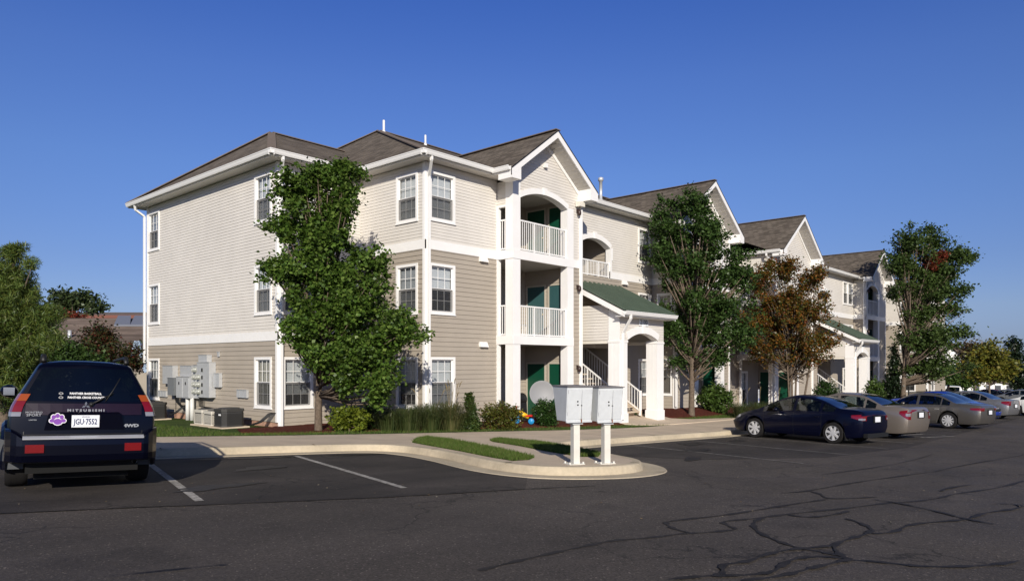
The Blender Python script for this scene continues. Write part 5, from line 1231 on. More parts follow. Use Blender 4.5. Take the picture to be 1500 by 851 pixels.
# corner lamps
for sg in (1, -1):
    lp = None
    for z0, z1, m_ in ((1.16, 1.245, M_amber), (1.025, 1.158, M_red), (.97, 1.023, M_clear)):
        mb = MB(); cols = []
        for j in range(5):
            x = RX+.12*(1-j/4)
            cols.append([(X_(x, z)-(.012 if j == 4 else 0), sg*(C['yat'](x, z)+.012), z) for z in (z0, (z0+z1)/2, z1)])
        for j in range(1, 4): cols.append([(rearx(z, C['yat'](RX, z)-.085*j/3)-.014, sg*(C['yat'](RX, z)-.085*j/3), z) for z in (z0, (z0+z1)/2, z1)])
        for a, b in zip(cols, cols[1:]):
            for k in range(2): mb.add([a[k], b[k], b[k+1], a[k+1]], [(0, 1, 2, 3)], 0, True)
        lp = mb.build('tail_lamp' if lp is None else 'lens', m_, t if lp is None else lp_root); lp_root = lp if m_ is M_amber else lp_root
# tailgate outline, maroon garnish band, plate housing
mb = MB()
def rstrip(y0, y1, z0, z1, off, k=10):
    for i in range(k):
        a, b = y0+(y1-y0)*i/k, y0+(y1-y0)*(i+1)/k
        mb.quad((rearx(z0, a)-off, a, z0), (rearx(z0, b)-off, b, z0), (rearx(z1, b)-off, b, z1), (rearx(z1, a)-off, a, z1))
rstrip(-.64, .64, .985, 1.13, .004); mb.build('garnish_band', paint('maroon_band', (.012, .003, .005), 0, .25), t)
mb = MB()
for y0 in (-.655, .645): rstrip(y0, y0+.009, .74, 1.14, .004, 1)
rstrip(-.655, .655, .738, .746, .004)
mb.build('tailgate_seam', M_black, t)
mb = MB()
mb.hexa([(rearx(.80, .42)-.02, .44, .80), (rearx(.80, .42)-.02, -.44, .80), (rearx(.8)+.02, -.44, .80), (rearx(.8)+.02, .44, .80), (rearx(1.0)-.045, .40, 1.0), (rearx(1.0)-.045, -.40, 1.0), (rearx(1.0)+.03, -.36, 1.03), (rearx(1.0)+.03, .36, 1.03)])
ph = mb.build('plate_housing', navy2, t)
TM = lambda x, y, z: Matrix(((0, 0, -1, x), (-1, 0, 0, y), (0, 1, 0, z), (0, 0, 0, 1)))
px_ = rearx(.9, .42)-.028
mb = MB(); mb.box(px_-.024, -.152, .832, px_-.014, .152, .985); mb.box(px_-.028, -.146, .838, px_-.0241, .146, .979); pl = mb.build('licence_plate', M_plate, t)
text_mesh('JGU\u00b77552', .098, M_navytxt, pl, 'plate_text', TM(px_-.030, 0, .900), .001, .002, .66)
text_mesh('VIRGINIA', .022, M_navytxt, pl, 'plate_text', TM(px_-.030, 0, .964), .001)
wht = mat('letter_silver', (.34, .35, .37), .3, .5, metal=.3); wht2 = mat('decal_white', (.75, .75, .75), .6, .3)
tl = text_mesh('M I T S U B I S H I', .040, wht, t, 'badge_text', TM(rearx(1.03)-.055, 0, 1.045), .002, .002, 1.35)
text_mesh('MONTERO', .030, wht, t, 'badge_text', TM(rearx(1.02, .5)-.008, .55, 1.018), .001, .0006, 1.2)
text_mesh('SPORT', .040, wht, t, 'badge_text', TM(rearx(.98, .5)-.008, .55, .985), .001, .001, 1.3)
text_mesh('LIMITED', .018, wht, t, 'badge_text', TM(rearx(.93, .5)-.008, .56, .925), .001, .0006, 1.3)
text_mesh('4WD', .052, wht, t, 'badge_text', TM(rearx(.84, .5)-.008, -.52, .845) @ Matrix.Shear('XY', 4, (.4, 0)) if False else TM(rearx(.84, .5)-.008, -.52, .845), .002, .003, 1.5)
mb = MB()   # three diamond emblem
ex = rearx(1.1)-.012
for an in (90, 210, 330):
    c, s = math.cos(R(an)), math.sin(R(an)); q = []
    for r_, w_ in ((0, 0), (.026, .014), (.052, 0), (.026, -.014)): q.append((-(c*r_-s*w_), s*r_+c*w_))
    mb.add([(ex, y, 1.105+z) for y, z in q]+[(ex+.008, y, 1.105+z) for y, z in q], [(0, 1, 2, 3), (4, 5, 6, 7), (0, 1, 5, 4), (1, 2, 6, 5), (2, 3, 7, 6), (3, 0, 4, 7)])
mb.build('emblem', M_chrome, t)
# paw sticker
mb = MB(); pz = .925; py = .30; xo = rearx(pz, py)-.05
def disc(y, z, ry, rz_, x, mi=0):
    k = 14; mb.add([(x, y+ry*math.cos(2*math.pi*i/k), z+rz_*math.sin(2*math.pi*i/k)) for i in range(k)], [tuple(range(k))], mi)
toes = [(.062, .0, .026, .022), (.046, .045, .022, .028), (.005, .062, .022, .028), (-.04, .045, .022, .027), (-.060, .0, .025, .022)]
disc(py, pz-.02, .056, .048, xo, 0)
for a, b, c, d in toes: disc(py+a, pz+b-.008, c+.009, d+.009, xo-.0008, 0)
disc(py, pz-.02, .046, .038, xo-.0016, 1)
for a, b, c, d in toes: disc(py+a, pz+b-.008, c, d, xo-.0024, 1)
mb.build('paw_sticker', [wht2, mat('decal_purple', (.20, .06, .34), .6, .3)], t)
# window lettering
for j, (s_, z) in enumerate((('PANTHER BASKETBALL', 1.255), ('PANTHER CROSS COUNTRY', 1.205))):
    M_ = Matrix.Translation((rearx(z)-.012, (.005, -.012)[j], z)) @ Matrix.Rotation(math.atan(.30), 4, 'Y') @ TM(0, 0, 0)
    text_mesh(s_, .038, wht2, t, 'window_decal', M_, .0005, .0012, (.90, .88)[j])
mb = MB()
for z in (1.255, 1.205):
    x = rearx(z)-.013
    for k in range(12):
        a, b = 2*math.pi*k/12, 2*math.pi*(k+1)/12
        mb.bar((x, .275+.022*math.cos(a), z+.012*math.sin(a)), (x, .275+.022*math.cos(b), z+.012*math.sin(b)), .004, .002, up=(1, 0, 0))
mb.build('window_decal', wht2, t)
# wiper
mb = MB(); mb.tube([(rearx(1.12)-.03, -.06, 1.125), (rearx(1.2)-.04, -.19, 1.20), (rearx(1.3)-.035, -.31, 1.27)], [.012, .009, .007], 6); mb.tube([(rearx(1.14)-.03, -.22, 1.17), (rearx(1.3)-.03, -.30, 1.30), (rearx(1.45)-.03, -.38, 1.46)], .007, 6)
mb.lathe([(0, -.03), (.025, -.025), (.03, .01)], (rearx(1.12)-.01, -.06, 1.12), 'x', 12); mb.build('rear_wiper', M_black, t)
# roof rails
for sg in (1, -1):
    mb = MB(); mb.tube([(-1.95, sg*.47, 1.66), (-1.85, sg*.47, 1.735), (-1.6, sg*.48, 1.745), (.0, sg*.48, 1.74), (.2, sg*.48, 1.66)], [.03, .028, .022, .022, .03], 8); mb.build('roof_rail', M_black, t)
# fender flares and flaps
for sg in (1, -1):
    for xa in (C['xf'], C['xr']):
        mb = MB(); rows_ = []
        for k in range(17):
            a = math.pi*(k/16)*1.12-.19; r0 = .365+.05
            cx, cz = math.cos(a), math.sin(a)
            rows_.append([(xa+cx*r0, sg*.80, .365+cz*r0), (xa+cx*r0, sg*.895, .365+cz*r0), (xa+cx*(r0+.055), sg*.90, .365+cz*(r0+.055)), (xa+cx*(r0+.10), sg*.865, .365+cz*(r0+.10)), (xa+cx*(r0+.11), sg*.83, .365+cz*(r0+.11))])
        for a, b in zip(rows_, rows_[1:]):
            for k in range(4): mb.add([a[k], b[k], b[k+1], a[k+1]], [(0, 1, 2, 3)], 0, True)
        mb.build('fender_flare', navy2, t)
    mb = MB(); xa = C['xr']-.46; mb.hexa([(xa-.02, sg*.64, .27), (xa, sg*.64, .27), (xa, sg*.895, .27), (xa-.02, sg*.895, .27), (xa+.0, sg*.64, .58), (xa+.02, sg*.64, .58), (xa+.02, sg*.905, .66), (xa, sg*.905, .66)]); mb.build('mud_flap', M_greyplastic, t)
mb = MB(); mb.lathe([(.12, -.10), (.33, -.10), (.345, -.06), (.345, .06), (.33, .10), (.12, .10)], (-1.85, 0, .42), 'z', 28); mb.build('spare_wheel', M_tyre, t)
mb = MB(); mb.tube([(-1.6, -.55, .36), (-2.30, -.58, .38)], .032, 10, cap=False); mb.build('exhaust_pipe', M_metal, t)
mb = MB(); mb.box(-2.26, -.62, .26, -2.05, .62, .45); mb.box(-2.0, -.5, .24, -1.7, .5, .45); mb.bar((C['xr'], -.7, .36), (C['xr'], .7, .36), .09); mb.lathe([(0, -.14), (.12, -.08), (.12, .08), (0, .14)], (C['xr'], .05, .36), 'x', 14); mb.box(-2.2, -.6, .36, -1.2, .6, .46); mb.build('axle_and_sun_block', M_under, t)  # axle, plus low black boxes added to keep sun off the ground below
# ------------------------------------------------------------ mailboxes
RT = (.668, -.744); FW = (.744, .668)
def at(px, d): a = (px-750)/1050*d; return (-14.80+.668*a+.744*d, -16.89-.744*a+.668*d)
def zpx(py, d): return 1.95+(533-py)/1050*d
def onY_(px, Y):
    a = (px-750)/1050; return -14.80+(Y+16.89)/(-.744*a+.668)*(.668*a+.744)
M_box = mat('mailbox_grey', (.58, .60, .61), .45, .5, metal=.1, noise=(5, .05), big=(14, .04)); M_post = mat('mailbox_post', (.62, .60, .54), .55, .4, noise=(6, .07))
for k, (u, y, lab) in enumerate(((-4.73, -9.34, 'grey cluster mailbox on a square post, the one nearer the parked suv'), (-4.20, -9.62, 'grey cluster mailbox on a square post, the one at the island tip'))):
    z = G(u, y)+.153; ax = math.atan2(-.42, .9)
    t = empty('cluster_mailbox', (u, y, z), ax, lab, 'mailbox', 'cluster mailboxes on the kerb island')
    mb = MB(); mb.box(-.06, -.06, .012, .06, .06, .75); mb.build('post', M_post, t)
    mb = MB(); mb.box(-.17, -.12, 0, .13, .12, .014)
    for x, yy in ((-.15, -.09), (-.15, .09), (.11, -.09), (.11, .09)): mb.lathe([(.018, 0), (.018, .03), (0, .035)], (x, yy, .012), 'z', 8)
    mb.build('base_plate', M_post, t)
    yo = .08
    mb = MB(); mb.hexa([(-.245, -.20+yo, .76), (.245, -.20+yo, .76), (.245, .14+yo, .76), (-.245, .14+yo, .76), (-.25, -.26+yo, 1.35), (.25, -.26+yo, 1.35), (.25, .30+yo, 1.35), (-.25, .30+yo, 1.35)])
    mb.box(-.10, -.10, .70, .10, .10, .759); c = mb.build('cabinet', M_box, t)
    fy = lambda zz: -.20-.06*(zz-.76)/.59+yo
    mb = MB()
    for x0, x1 in ((-.235, .035), (.045, .235)):
        mb.hexa([(x0, fy(.79)-.010, .79), (x1, fy(.79)-.010, .79), (x1, fy(.79)-.001, .79), (x0, fy(.79)-.001, .79), (x0, fy(1.31)-.010, 1.31), (x1, fy(1.31)-.010, 1.31), (x1, fy(1.31)-.001, 1.31), (x0, fy(1.31)-.001, 1.31)])
    mb.box(-.25, fy(.77)-.03, .735, .25, fy(.77), .765); d = mb.build('door', M_box, c)
    mb = MB()
    for x, zz in ((-.04, 1.10), (-.035, 1.04), (.04, 1.03)): mb.lathe([(0, -.014), (.013, -.012), (.013, 0)], (x, fy(zz)-.01, zz), 'y', 10)
    mb.build('lock', M_black, d)
    mb = MB(); mb.box(.0375, fy(1.0)-.030, .79, .0425, fy(1.0)+.02, 1.31)
    for zz in (.86, 1.24):
        for xx in (-.235, .225): mb.box(xx, fy(zz)-.018, zz, xx+.012, fy(zz)-.008, zz+.06)
    mb.build('door_seam', M_metal, c)
    mb = MB(); mb.hexa([(-.262, -.29+yo, 1.351), (.262, -.29+yo, 1.351), (.262, .32+yo, 1.351), (-.262, .32+yo, 1.351), (-.262, -.29+yo, 1.366), (.262, -.29+yo, 1.366), (.262, .32+yo, 1.372), (-.262, .32+yo, 1.372)]); mb.build('cap', mat('mailbox_cap', (.16, .15, .15), .6, .4), t)
    mb = MB(); mb.box(.03, fy(.78)-.034, .735, .05, fy(.78)-.03, .80); mb.build('rust_streak', mat('rust', (.20, .07, .03), .9, .1), c)
# sign beside the kerb
t = empty('parking_sign', (17.3, -3.3, T(17.3, -3.3)), R(10), 'narrow white reserved parking sign on a short dark green post', 'sign')
mb = MB(); mb.box(-.025, -.012, -.2, .025, .02, 1.05); mb.build('post', mat('sign_green', (.015, .05, .035), .6, .3), t)
mb = MB(); mb.box(-.10, -.03, .72, .10, -.022, 1.32); s = mb.build('sign_panel', M_plate, t)
mb = MB(); mb.box(-.07, -.033, .80, .07, -.0305, .92); mb.build('blue_symbol', mat('sign_blue', (.02, .09, .4), .5, .4), s)
mb = MB()
for zz in (1.25, 1.18, 1.11, 1.04): mb.box(-.06, -.033, zz-.012, .06, -.0305, zz+.012)
mb.build('lettering', mat('sign_ink', (.03, .08, .05), .5, .4), s)
# iron fence past the porch
t = empty('iron_fence', (0, 0, 0), 0, 'low black iron picket fence in front of the far porch and shrubs', 'fence')
pts = [(35.2, -5.4), (39.5, -5.5), (44, -5.5), (50, -5.3)]
mb = MB()
for a, b in zip(pts, pts[1:]):
    for h in (.25, 1.05): mb.bar((*a, T(*a)+h), (*b, T(*b)+h), .04)
    L_ = math.dist(a, b); n = int(L_/.14)
    for i in range(n): x, y = a[0]+(b[0]-a[0])*i/n, a[1]+(b[1]-a[1])*i/n; z = T(x, y); mb.bar((x, y, z+.1), (x, y, z+1.12), .018, up=(1, 0, 0))
mb.build('pickets', M_black, t)
for p in pts: mb = MB(); z = T(*p); mb.bar((*p, z-.1), (*p, z+1.25), .07, up=(1, 0, 0)); mb.build('fence_post', M_black, t)
# ------------------------------------------------------------ vegetation
from mathutils import noise as mnoise
def leafmesh(name, C, L, Wd, up=.4, needle=False, O=None, mt=None, parent=None):
    n = len(C); nrm = rng.normal(size=(n, 3)); nrm[:, 2] = np.abs(nrm[:, 2])+up; nrm /= np.linalg.norm(nrm, axis=1)[:, None]
    if needle:
        a = C-O; a += rng.normal(size=(n, 3))*.05; a /= np.linalg.norm(a, axis=1)[:, None]+1e-9
    else:
        a = np.cross(nrm, rng.normal(size=(n, 3))); a /= np.linalg.norm(a, axis=1)[:, None]
    b = np.cross(nrm, a); b /= np.linalg.norm(b, axis=1)[:, None]+1e-9
    s = rng.uniform(.6, 1.35, size=(n, 1)); la = a*L*s; wb_ = b*Wd*s
    bend = nrm*L*.18*s
    V = np.empty((n, 4, 3)); V[:, 0] = C-la; V[:, 1] = C+wb_+bend-la*.1; V[:, 2] = C+la; V[:, 3] = C-wb_+bend-la*.1
    me = bpy.data.meshes.new(name); me.vertices.add(n*4); me.vertices.foreach_set('co', V.astype(np.float32).ravel())
    me.loops.add(n*4); me.loops.foreach_set('vertex_index', np.arange(n*4, dtype=np.int32))
    me.polygons.add(n); me.polygons.foreach_set('loop_start', np.arange(0, n*4, 4, dtype=np.int32)); me.polygons.foreach_set('loop_total', np.full(n, 4, np.int32))
    me.update(calc_edges=True); me.materials.append(mt); o = bpy.data.objects.new(name, me); COL.objects.link(o); o.parent = parent; return o
def plant(name, label, cat, base, trunk_r, blobs, ntips, nleaf, spread, L, Wd, mt, limbs=20, gap=.0, gfreq=.9, cull=None, group=None, needle=False, trunk_top=None, stems=None, shell=.55, up=.4, part=('trunk', 'crown')):
    t = empty(name, base, 0, label, cat, group); bx = np.array(base)
    vol = np.array([b[3]*b[4]*b[5] for b in blobs])**.75; cnt = np.maximum(1, (ntips*vol/vol.sum()).astype(int)); tips = []
    seed = rng.uniform(0, 100)
    for b, c in zip(blobs, cnt):
        k = 0
        while k < c:
            v = rng.normal(size=3); v /= np.linalg.norm(v); r = rng.uniform(shell**3, 1)**(1/3) if rng.random() < .72 else rng.uniform(.15, shell)
            p = np.array(b[:3])+v*r*np.array(b[3:6])*rng.uniform(.85, 1.12)
            k += .3
            if gap and mnoise.noise(Vector(p*gfreq)+Vector((seed, 0, 0))) < gap-.35: continue
            if cull and cull(p): continue
            if p[2] < base[2]+.03: continue
            tips.append(p); k += .7
    tips = np.array(tips)
    ax0 = np.mean([b_[:3] for b_ in blobs], axis=0); tw = tips-np.array([ax0[0], ax0[1], 0])*np.array([1, 1, 0])-np.array([0, 0, 1])*tips*np.array([0, 0, 1])
    tw = tw/(np.linalg.norm(tw, axis=1)[:, None]+1e-6)+np.array([0, 0, .75])+rng.normal(size=tips.shape)*.45; tw /= np.linalg.norm(tw, axis=1)[:, None]
    tl = spread*rng.uniform(1.6, 4.2, size=(len(tips), 1))
    O = np.repeat(tips, nleaf, axis=0); C = O+rng.normal(size=O.shape)*spread*np.array([1, 1, .75])*rng.choice([.55, .9, 1.3, 1.7], size=(len(O), 1), p=[.33, .37, .24, .06])*(1 if needle else .62)+(0 if needle else 1)*np.repeat(tw*tl, nleaf, axis=0)*rng.uniform(-.5, .5, size=(len(O), 1))
    if needle: dirs = rng.normal(size=O.shape); dirs /= np.linalg.norm(dirs, axis=1)[:, None]; C = O+dirs*spread
    if cull: m = np.array([not cull(p) for p in C]); C = C[m]; O = O[m]
    m = C[:, 2] > base[2]+.01; C = C[m]; O = O[m]
    leafmesh(part[1], C-bx, L, Wd, up, needle, O-bx, mt, t)
    mb = MB(); ctr = np.mean([b[:3] for b in blobs], axis=0); topz = trunk_top or max(b[2] for b in blobs)
    starts = stems or [((0, 0), trunk_r)]
    for (sx, sy), rr in starts:
        tx, ty = (ctr[0]-base[0])*.8+sx*2.2, (ctr[1]-base[1])*.8+sy*2.2; hh = topz-base[2]
        P = [(sx, sy, -.15), (sx*1.02, sy*1.02, .1*hh), (sx*1.3+tx*.12, sy*1.3+ty*.12, .35*hh), (sx+tx*.5, sy+ty*.5, .68*hh), (tx, ty, hh)]
        P = smooth(P, 4); k = len(P); mb.tube(P, [rr*(1.35 if i == 0 else 1.0)*(1-.9*i/k) for i in range(k)], 9)
    if limbs:
        idx = rng.choice(len(tips), min(limbs, len(tips)), replace=False)
        for i in idx:
            p = tips[i]-bx; f = min(max((p[2]/(topz-base[2]))*.62, .14), .85); s0, rr = starts[rng.integers(len(starts))]
            q = np.array([s0[0]+(ctr[0]-base[0])*.8*f*f, s0[1]+(ctr[1]-base[1])*.8*f*f, f*(topz-base[2])]); mid = q+(p-q)*.5+np.array([0, 0, -.06*np.linalg.norm(p-q)])
            mb.tube([tuple(q), tuple(mid), tuple(p)], [rr*.38*(1-f*.5), rr*.22, .006], 5)
    mb.build(part[0], M_bark, t); return t
def pxb(d, lst, zoff=0):
    s = d/1050; out = []
    for x, y, rx, ry, dd in lst:
        u, v = at(x, d+dd); out.append((u, v, zpx(y, d), rx*s, rx*s, ry*s))
    return out
L_ = lambda n, a, *r, tr=.28: mat(n, (.1, .1, .1), .45, .4, trans=tr, island=(a, *r), big=(1.2, .22), detail=2)
lf_maple = L_('leaf_maple', (.040, .080, .012), (.062, .118, .016), (.085, .148, .022), (.14, .20, .04))
lf_dark = L_('leaf_darkgreen', (.030, .060, .014), (.045, .088, .018), (.068, .115, .028))
lf_rust = L_('leaf_rust', (.19, .055, .010), (.09, .08, .014), (.22, .085, .012), (.055, .07, .014), (.06, .075, .014), (.17, .035, .012))
lf_oak = L_('leaf_oak', (.035, .062, .014), (.058, .095, .022), (.08, .12, .03))
lf_red = L_('leaf_red', (.13, .018, .014), (.17, .035, .016), (.07, .05, .02))
lf_lime = L_('leaf_lime', (.12, .16, .015), (.17, .20, .02), (.09, .13, .015))
lf_mid = L_('leaf_mid', (.045, .085, .015), (.065, .115, .02), (.085, .13, .03))
lf_spirea = L_('leaf_spirea', (.10, .12, .018), (.13, .13, .02), (.07, .10, .018), (.13, .06, .02))
lf_round = L_('leaf_round', (.018, .045, .010), (.03, .07, .013), (.05, .10, .02))
lf_yel = L_('leaf_yellow', (.15, .14, .02), (.10, .12, .02), (.19, .15, .02))
lf_pine = L_('needle_pine', (.05, .085, .02), (.085, .13, .025), (.12, .13, .025), tr=.1)
lf_cone = L_('leaf_conifer', (.030, .060, .015), (.05, .08, .016), (.07, .085, .02), tr=.1)
lf_blackgreen = L_('leaf_blackgreen', (.010, .020, .008), (.014, .028, .010), tr=.05)
lf_far = L_('leaf_far', (.030, .050, .018), (.045, .068, .022), (.06, .075, .03), tr=.1)
lf_brown = L_('leaf_brown', (.08, .06, .025), (.11, .07, .03), (.06, .05, .02), tr=.1)
def cull1(p): return (p[1] > 3.28 and p[0] > -3.3) or (p[0] > -.12 and p[1] > -.12) 
b = pxb(20.6, [(505, 250, 24, 24, -.2), (470, 262, 30, 26, -.3), (440, 290, 38, 34, -.4), (492, 300, 36, 44, -.3), (428, 330, 34, 30, -.5), (470, 345, 48, 46, -.4), (408, 400, 30, 15, -.6), (385, 396, 16, 9, -.7), (440, 400, 38, 32, -.5), (500, 390, 46, 44, -.4), (545, 395, 24, 30, -.5), (470, 460, 44, 50, -.5), (530, 455, 52, 46, -.6), (450, 490, 34, 26, -.5), (578, 480, 34, 26, -.8), (600, 494, 22, 14, -.9), (614, 498, 12, 8, -1.0), (480, 525, 42, 26, -.5), (545, 525, 48, 34, -.6), (556, 568, 32, 26, -.7), (508, 560, 26, 18, -.5)])
t1 = plant('maple_tree', 'bushy green maple in front of the corner windows, nearest tree to the suv', 'tree', (-2.96, 1.35, T(-2.96, 1.35)+.02), .13, b, 900, 74, .15, .054, .045, lf_maple, limbs=220, gap=.24, gfreq=1.5, cull=cull1, trunk_top=7.2)
def cull2(p): return (p[1] > -1.15 and 13.6 < p[0] < 19.4) or p[1] > -.1
b = pxb(31, [(985, 290, 22, 16, 0), (1015, 300, 24, 22, 0), (985, 330, 30, 30, 0), (1020, 345, 36, 34, 0), (1045, 345, 20, 22, -.2), (975, 375, 26, 24, 0), (1000, 400, 38, 34, 0), (1050, 395, 36, 34, -.3), (1085, 380, 18, 12, -.5), (1075, 415, 30, 22, -.4), (1010, 450, 40, 32, 0), (1060, 455, 44, 30, -.3), (980, 480, 22, 22, .1), (1035, 495, 42, 26, -.2), (1085, 490, 26, 20, -.4), (1010, 525, 26, 20, 0), (1050, 520, 24, 16, -.2)])
plant('street_tree', 'dark green tree with an open crown beside the entry porch', 'tree', (13.46, -1.97, T(13.46, -1.97)+.08), .15, b, 1000, 56, .18, .060, .046, lf_dark, limbs=200, gap=.29, gfreq=1.1, cull=cull2, trunk_top=9.0)
def cull3(p): return p[1] > -2.2 and p[0] > 22.1 or p[1] > -.1
b = pxb(35.5, [(1150, 395, 30, 20, 0), (1120, 410, 22, 22, 0), (1190, 410, 24, 24, 0), (1135, 445, 40, 32, 0), (1180, 450, 38, 32, 0), (1105, 470, 22, 20, 0), (1150, 485, 48, 28, 0), (1200, 480, 26, 22, 0), (1120, 510, 30, 24, 0), (1175, 515, 40, 22, 0), (1215, 500, 14, 14, 0), (1090, 500, 12, 14, 0)])
plant('autumn_tree', 'tree with rust orange and olive autumn leaves behind the navy sedan', 'tree', (20.9, -3.5, T(20.9, -3.5)), .08, b, 1100, 38, .17, .055, .040, lf_rust, limbs=240, gap=.28, gfreq=1.2, cull=cull3, trunk_top=6.6, stems=[((0, 0), .075), ((.28, -.05), .07), ((-.22, .05), .06), ((.75, -.3), .07)])
b = pxb(46, [(1335, 350, 26, 20, 0), (1365, 355, 26, 22, 0), (1320, 385, 26, 22, 0), (1350, 390, 34, 28, 0), (1395, 378, 22, 11, 0), (1408, 376, 16, 8, 0), (1424, 379, 11, 6, 0), (1400, 372, 14, 9, 0), (1385, 400, 24, 20, 0), (1345, 430, 38, 26, 0), (1392, 425, 24, 14, 0), (1335, 470, 24, 20, 0), (1375, 455, 34, 14, 0), (1362, 500, 44, 24, 0), (1400, 488, 22, 10, 0), (1352, 540, 32, 20, 0), (1392, 535, 28, 16, 0)])
plant('oak_tree', 'tall loose green tree with one red patch past the end of the building', 'tree', (36.0, -4.9, T(36, -4.9)), .2, b, 1000, 50, .26, .080, .058, lf_oak, limbs=200, gap=.25, gfreq=.8, trunk_top=9.8, cull=lambda p: p[1] > -2.2 and p[0] > 38.0 or p[1] > -1.4)
b = pxb(45.6, [(1368, 380, 9, 8, -.3), (1380, 376, 6, 5, -.3), (1364, 392, 7, 5, -.3)])
rp = [o for o in bpy.data.objects if o.name.startswith('oak_tree')][0]
tips = np.array([np.array(bb[:3])+rng.normal(size=3)*np.array(bb[3:])*.6 for bb in b for _ in range(320)]); leafmesh('red_leaves', tips-np.array(rp.location), .085, .055, .4, False, None, lf_red, rp)
# left background
b = pxb(20, [(2, 410, 40, 30, 0), (12, 375, 16, 14, 0), (30, 372, 12, 12, 0), (30, 440, 40, 26, 0), (75, 460, 16, 14, 0), (45, 385, 10, 10, 0), (20, 425, 34, 22, 0), (55, 425, 14, 14, 0), (0, 470, 50, 34, 0), (55, 470, 26, 20, 0), (20, 520, 60, 36, 0), (75, 505, 22, 22, 0), (0, 560, 60, 40, 0), (-40, 450, 50, 60, 0)])
plant('pine_tree', 'long needled pine at the left edge beside the suv', 'tree', (-9.4, 6.9, T(-9.4, 6.9)), .14, b, 2300, 52, .12, .085, .009, lf_pine, limbs=30, gap=.14, needle=True, trunk_top=5.2)
b = pxb(27, [(45, 480, 30, 22, 0), (10, 460, 40, 40, 0), (85, 515, 30, 18, 0), (60, 530, 44, 28, 0), (120, 545, 36, 30, 0), (40, 580, 50, 30, 0), (110, 585, 40, 26, 0), (10, 600, 60, 30, 0)])
plant('leafy_tree', 'low green tree between the pine and the reddish shrub', 'tree', (*at(85, 27), .2), .12, b, 1100, 34, .22, .07, .045, lf_dark, limbs=20, gap=.12)
b = pxb(29, [(165, 490, 24, 16, 0), (140, 505, 26, 20, 0), (180, 512, 26, 20, 0), (160, 535, 40, 22, 0), (195, 530, 16, 16, 0)])
plant('shrub', 'large shrub turning dark red against the far brown roof', 'shrub', (*at(165, 29), .1), .06, b, 420, 24, .20, .055, .038, L_('leaf_redgreen', (.10, .02, .014), (.05, .05, .018), (.035, .055, .018)), limbs=20, gap=.15, part=('stem', 'foliage'))
b = pxb(60, [(95, 440, 20, 14, 0), (125, 440, 18, 12, 0), (140, 452, 14, 8, 0), (90, 460, 20, 14, 0)])
plant('distant_tree', 'flat topped green tree rising behind the far brown roof', 'tree', (*at(105, 60), .5), .2, b, 300, 16, .35, .14, .1, lf_far, limbs=16, gap=.2)
b = pxb(58, [(80, 470, 30, 8, 0), (105, 466, 12, 5, 0)])
plant('distant_tree', 'bright red tree peeping over the far roof ridge at the left', 'tree', (*at(85, 58), .5), .15, b, 120, 20, .3, .12, .08, lf_red, limbs=6)
# left far building: long brown roof with skylights and a blue trimmed gable
t = empty('brown_roofed_building', (0, 0, 0), 0, 'low building with a long brown shingle roof and skylights behind the trees at left', 'building')
def AT(px, py, d): u, v = at(px, d); return (u, v, zpx(py, d))
mb = MB(); a0, a1, b0, b1 = AT(20, 540, 42), AT(260, 540, 42), AT(-30, 466, 55), AT(300, 466, 55)
mb.poly([a0, a1, b1, b0]); mb.poly([(x, y, z-.1) for x, y, z in (a0, a1, b1, b0)]); mb.build('roof', M_farroof, t)
mb = MB(); a2, b2 = AT(20, 600, 42.5), AT(260, 600, 42.5); mb.poly([a2, b2, (a1[0], a1[1], a1[2]-.1), (a0[0], a0[1], a0[2]-.1)]); c0, c1 = AT(-30, 560, 68), AT(300, 560, 68); mb.poly([b0, b1, c1, c0]); mb.build('wall', M_lo, t)
mb = MB()
def onroof(px, f, up=.12):
    p0 = Vector(a0).lerp(Vector(b0), f); p1 = Vector(a1).lerp(Vector(b1), f); s = (px-20)/240
    q = p0.lerp(p1, s); return (q.x, q.y, q.z+up)
for x0, x1 in ((168, 184), (186, 202)):
    mb.poly([onroof(x0-4, .80), onroof(x1-2, .80), onroof(x1-2, .95, .35), onroof(x0, .95, .35)])
    mb.poly([onroof(x0-4, .80, 0), onroof(x1-2, .80, 0), onroof(x1-2, .80, .12), onroof(x0-4, .80, .12)])
sk = mb.build('skylight', mat('skylight_glass', (.16, .17, .20), .3, .6), t)
mb = MB(); g0 = AT(190, 545, 37); g1 = AT(202, 500, 37); g2 = AT(216, 545, 37); dp = Vector((FW[0], FW[1], 0))*4
P = [Vector(g0), Vector(g1), Vector(g2)]; Q = [p+dp for p in P]
mb.poly([tuple(p) for p in P], 0); mb.poly([tuple(p) for p in (P[0], P[1], Q[1], Q[0])], 1); mb.poly([tuple(p) for p in (P[1], P[2], Q[2], Q[1])], 1)
mb.bar(P[0], P[1], .18, .25, 2); mb.bar(P[1], P[2], .18, .25, 2); mb.build('dormer', [M_roofcap, M_farroof, mat('blue_grey_trim', (.28, .36, .48), .6, .3)], t)
for px in (88, 112): mb = MB(); p = onroof(px, .55, 0); mb.lathe([(.12, 0), (.12, .5), (0, .5)], p, 'z', 10); mb.build('vent_pipe', M_metal, t)
t = empty('red_roofed_building', (0, 0, 0), 0, 'distant building with a reddish ridge behind the brown roof', 'building')
mb = MB(); mb.poly([AT(60, 470, 80), AT(300, 470, 80), AT(300, 461.5, 84), AT(60, 461.5, 84)]); mb.poly([AT(60, 470, 80), AT(300, 470, 80), AT(300, 520, 80), AT(60, 520, 80)]); mb.build('wall', mat('far_brick', (.30, .13, .09), .9, .1), t)
mb = MB(); mb.poly([AT(60, 461.5, 84), AT(300, 461.5, 84), AT(300, 457.5, 90), AT(60, 457.5, 90)]); mb.build('roof', M_farroof, t)
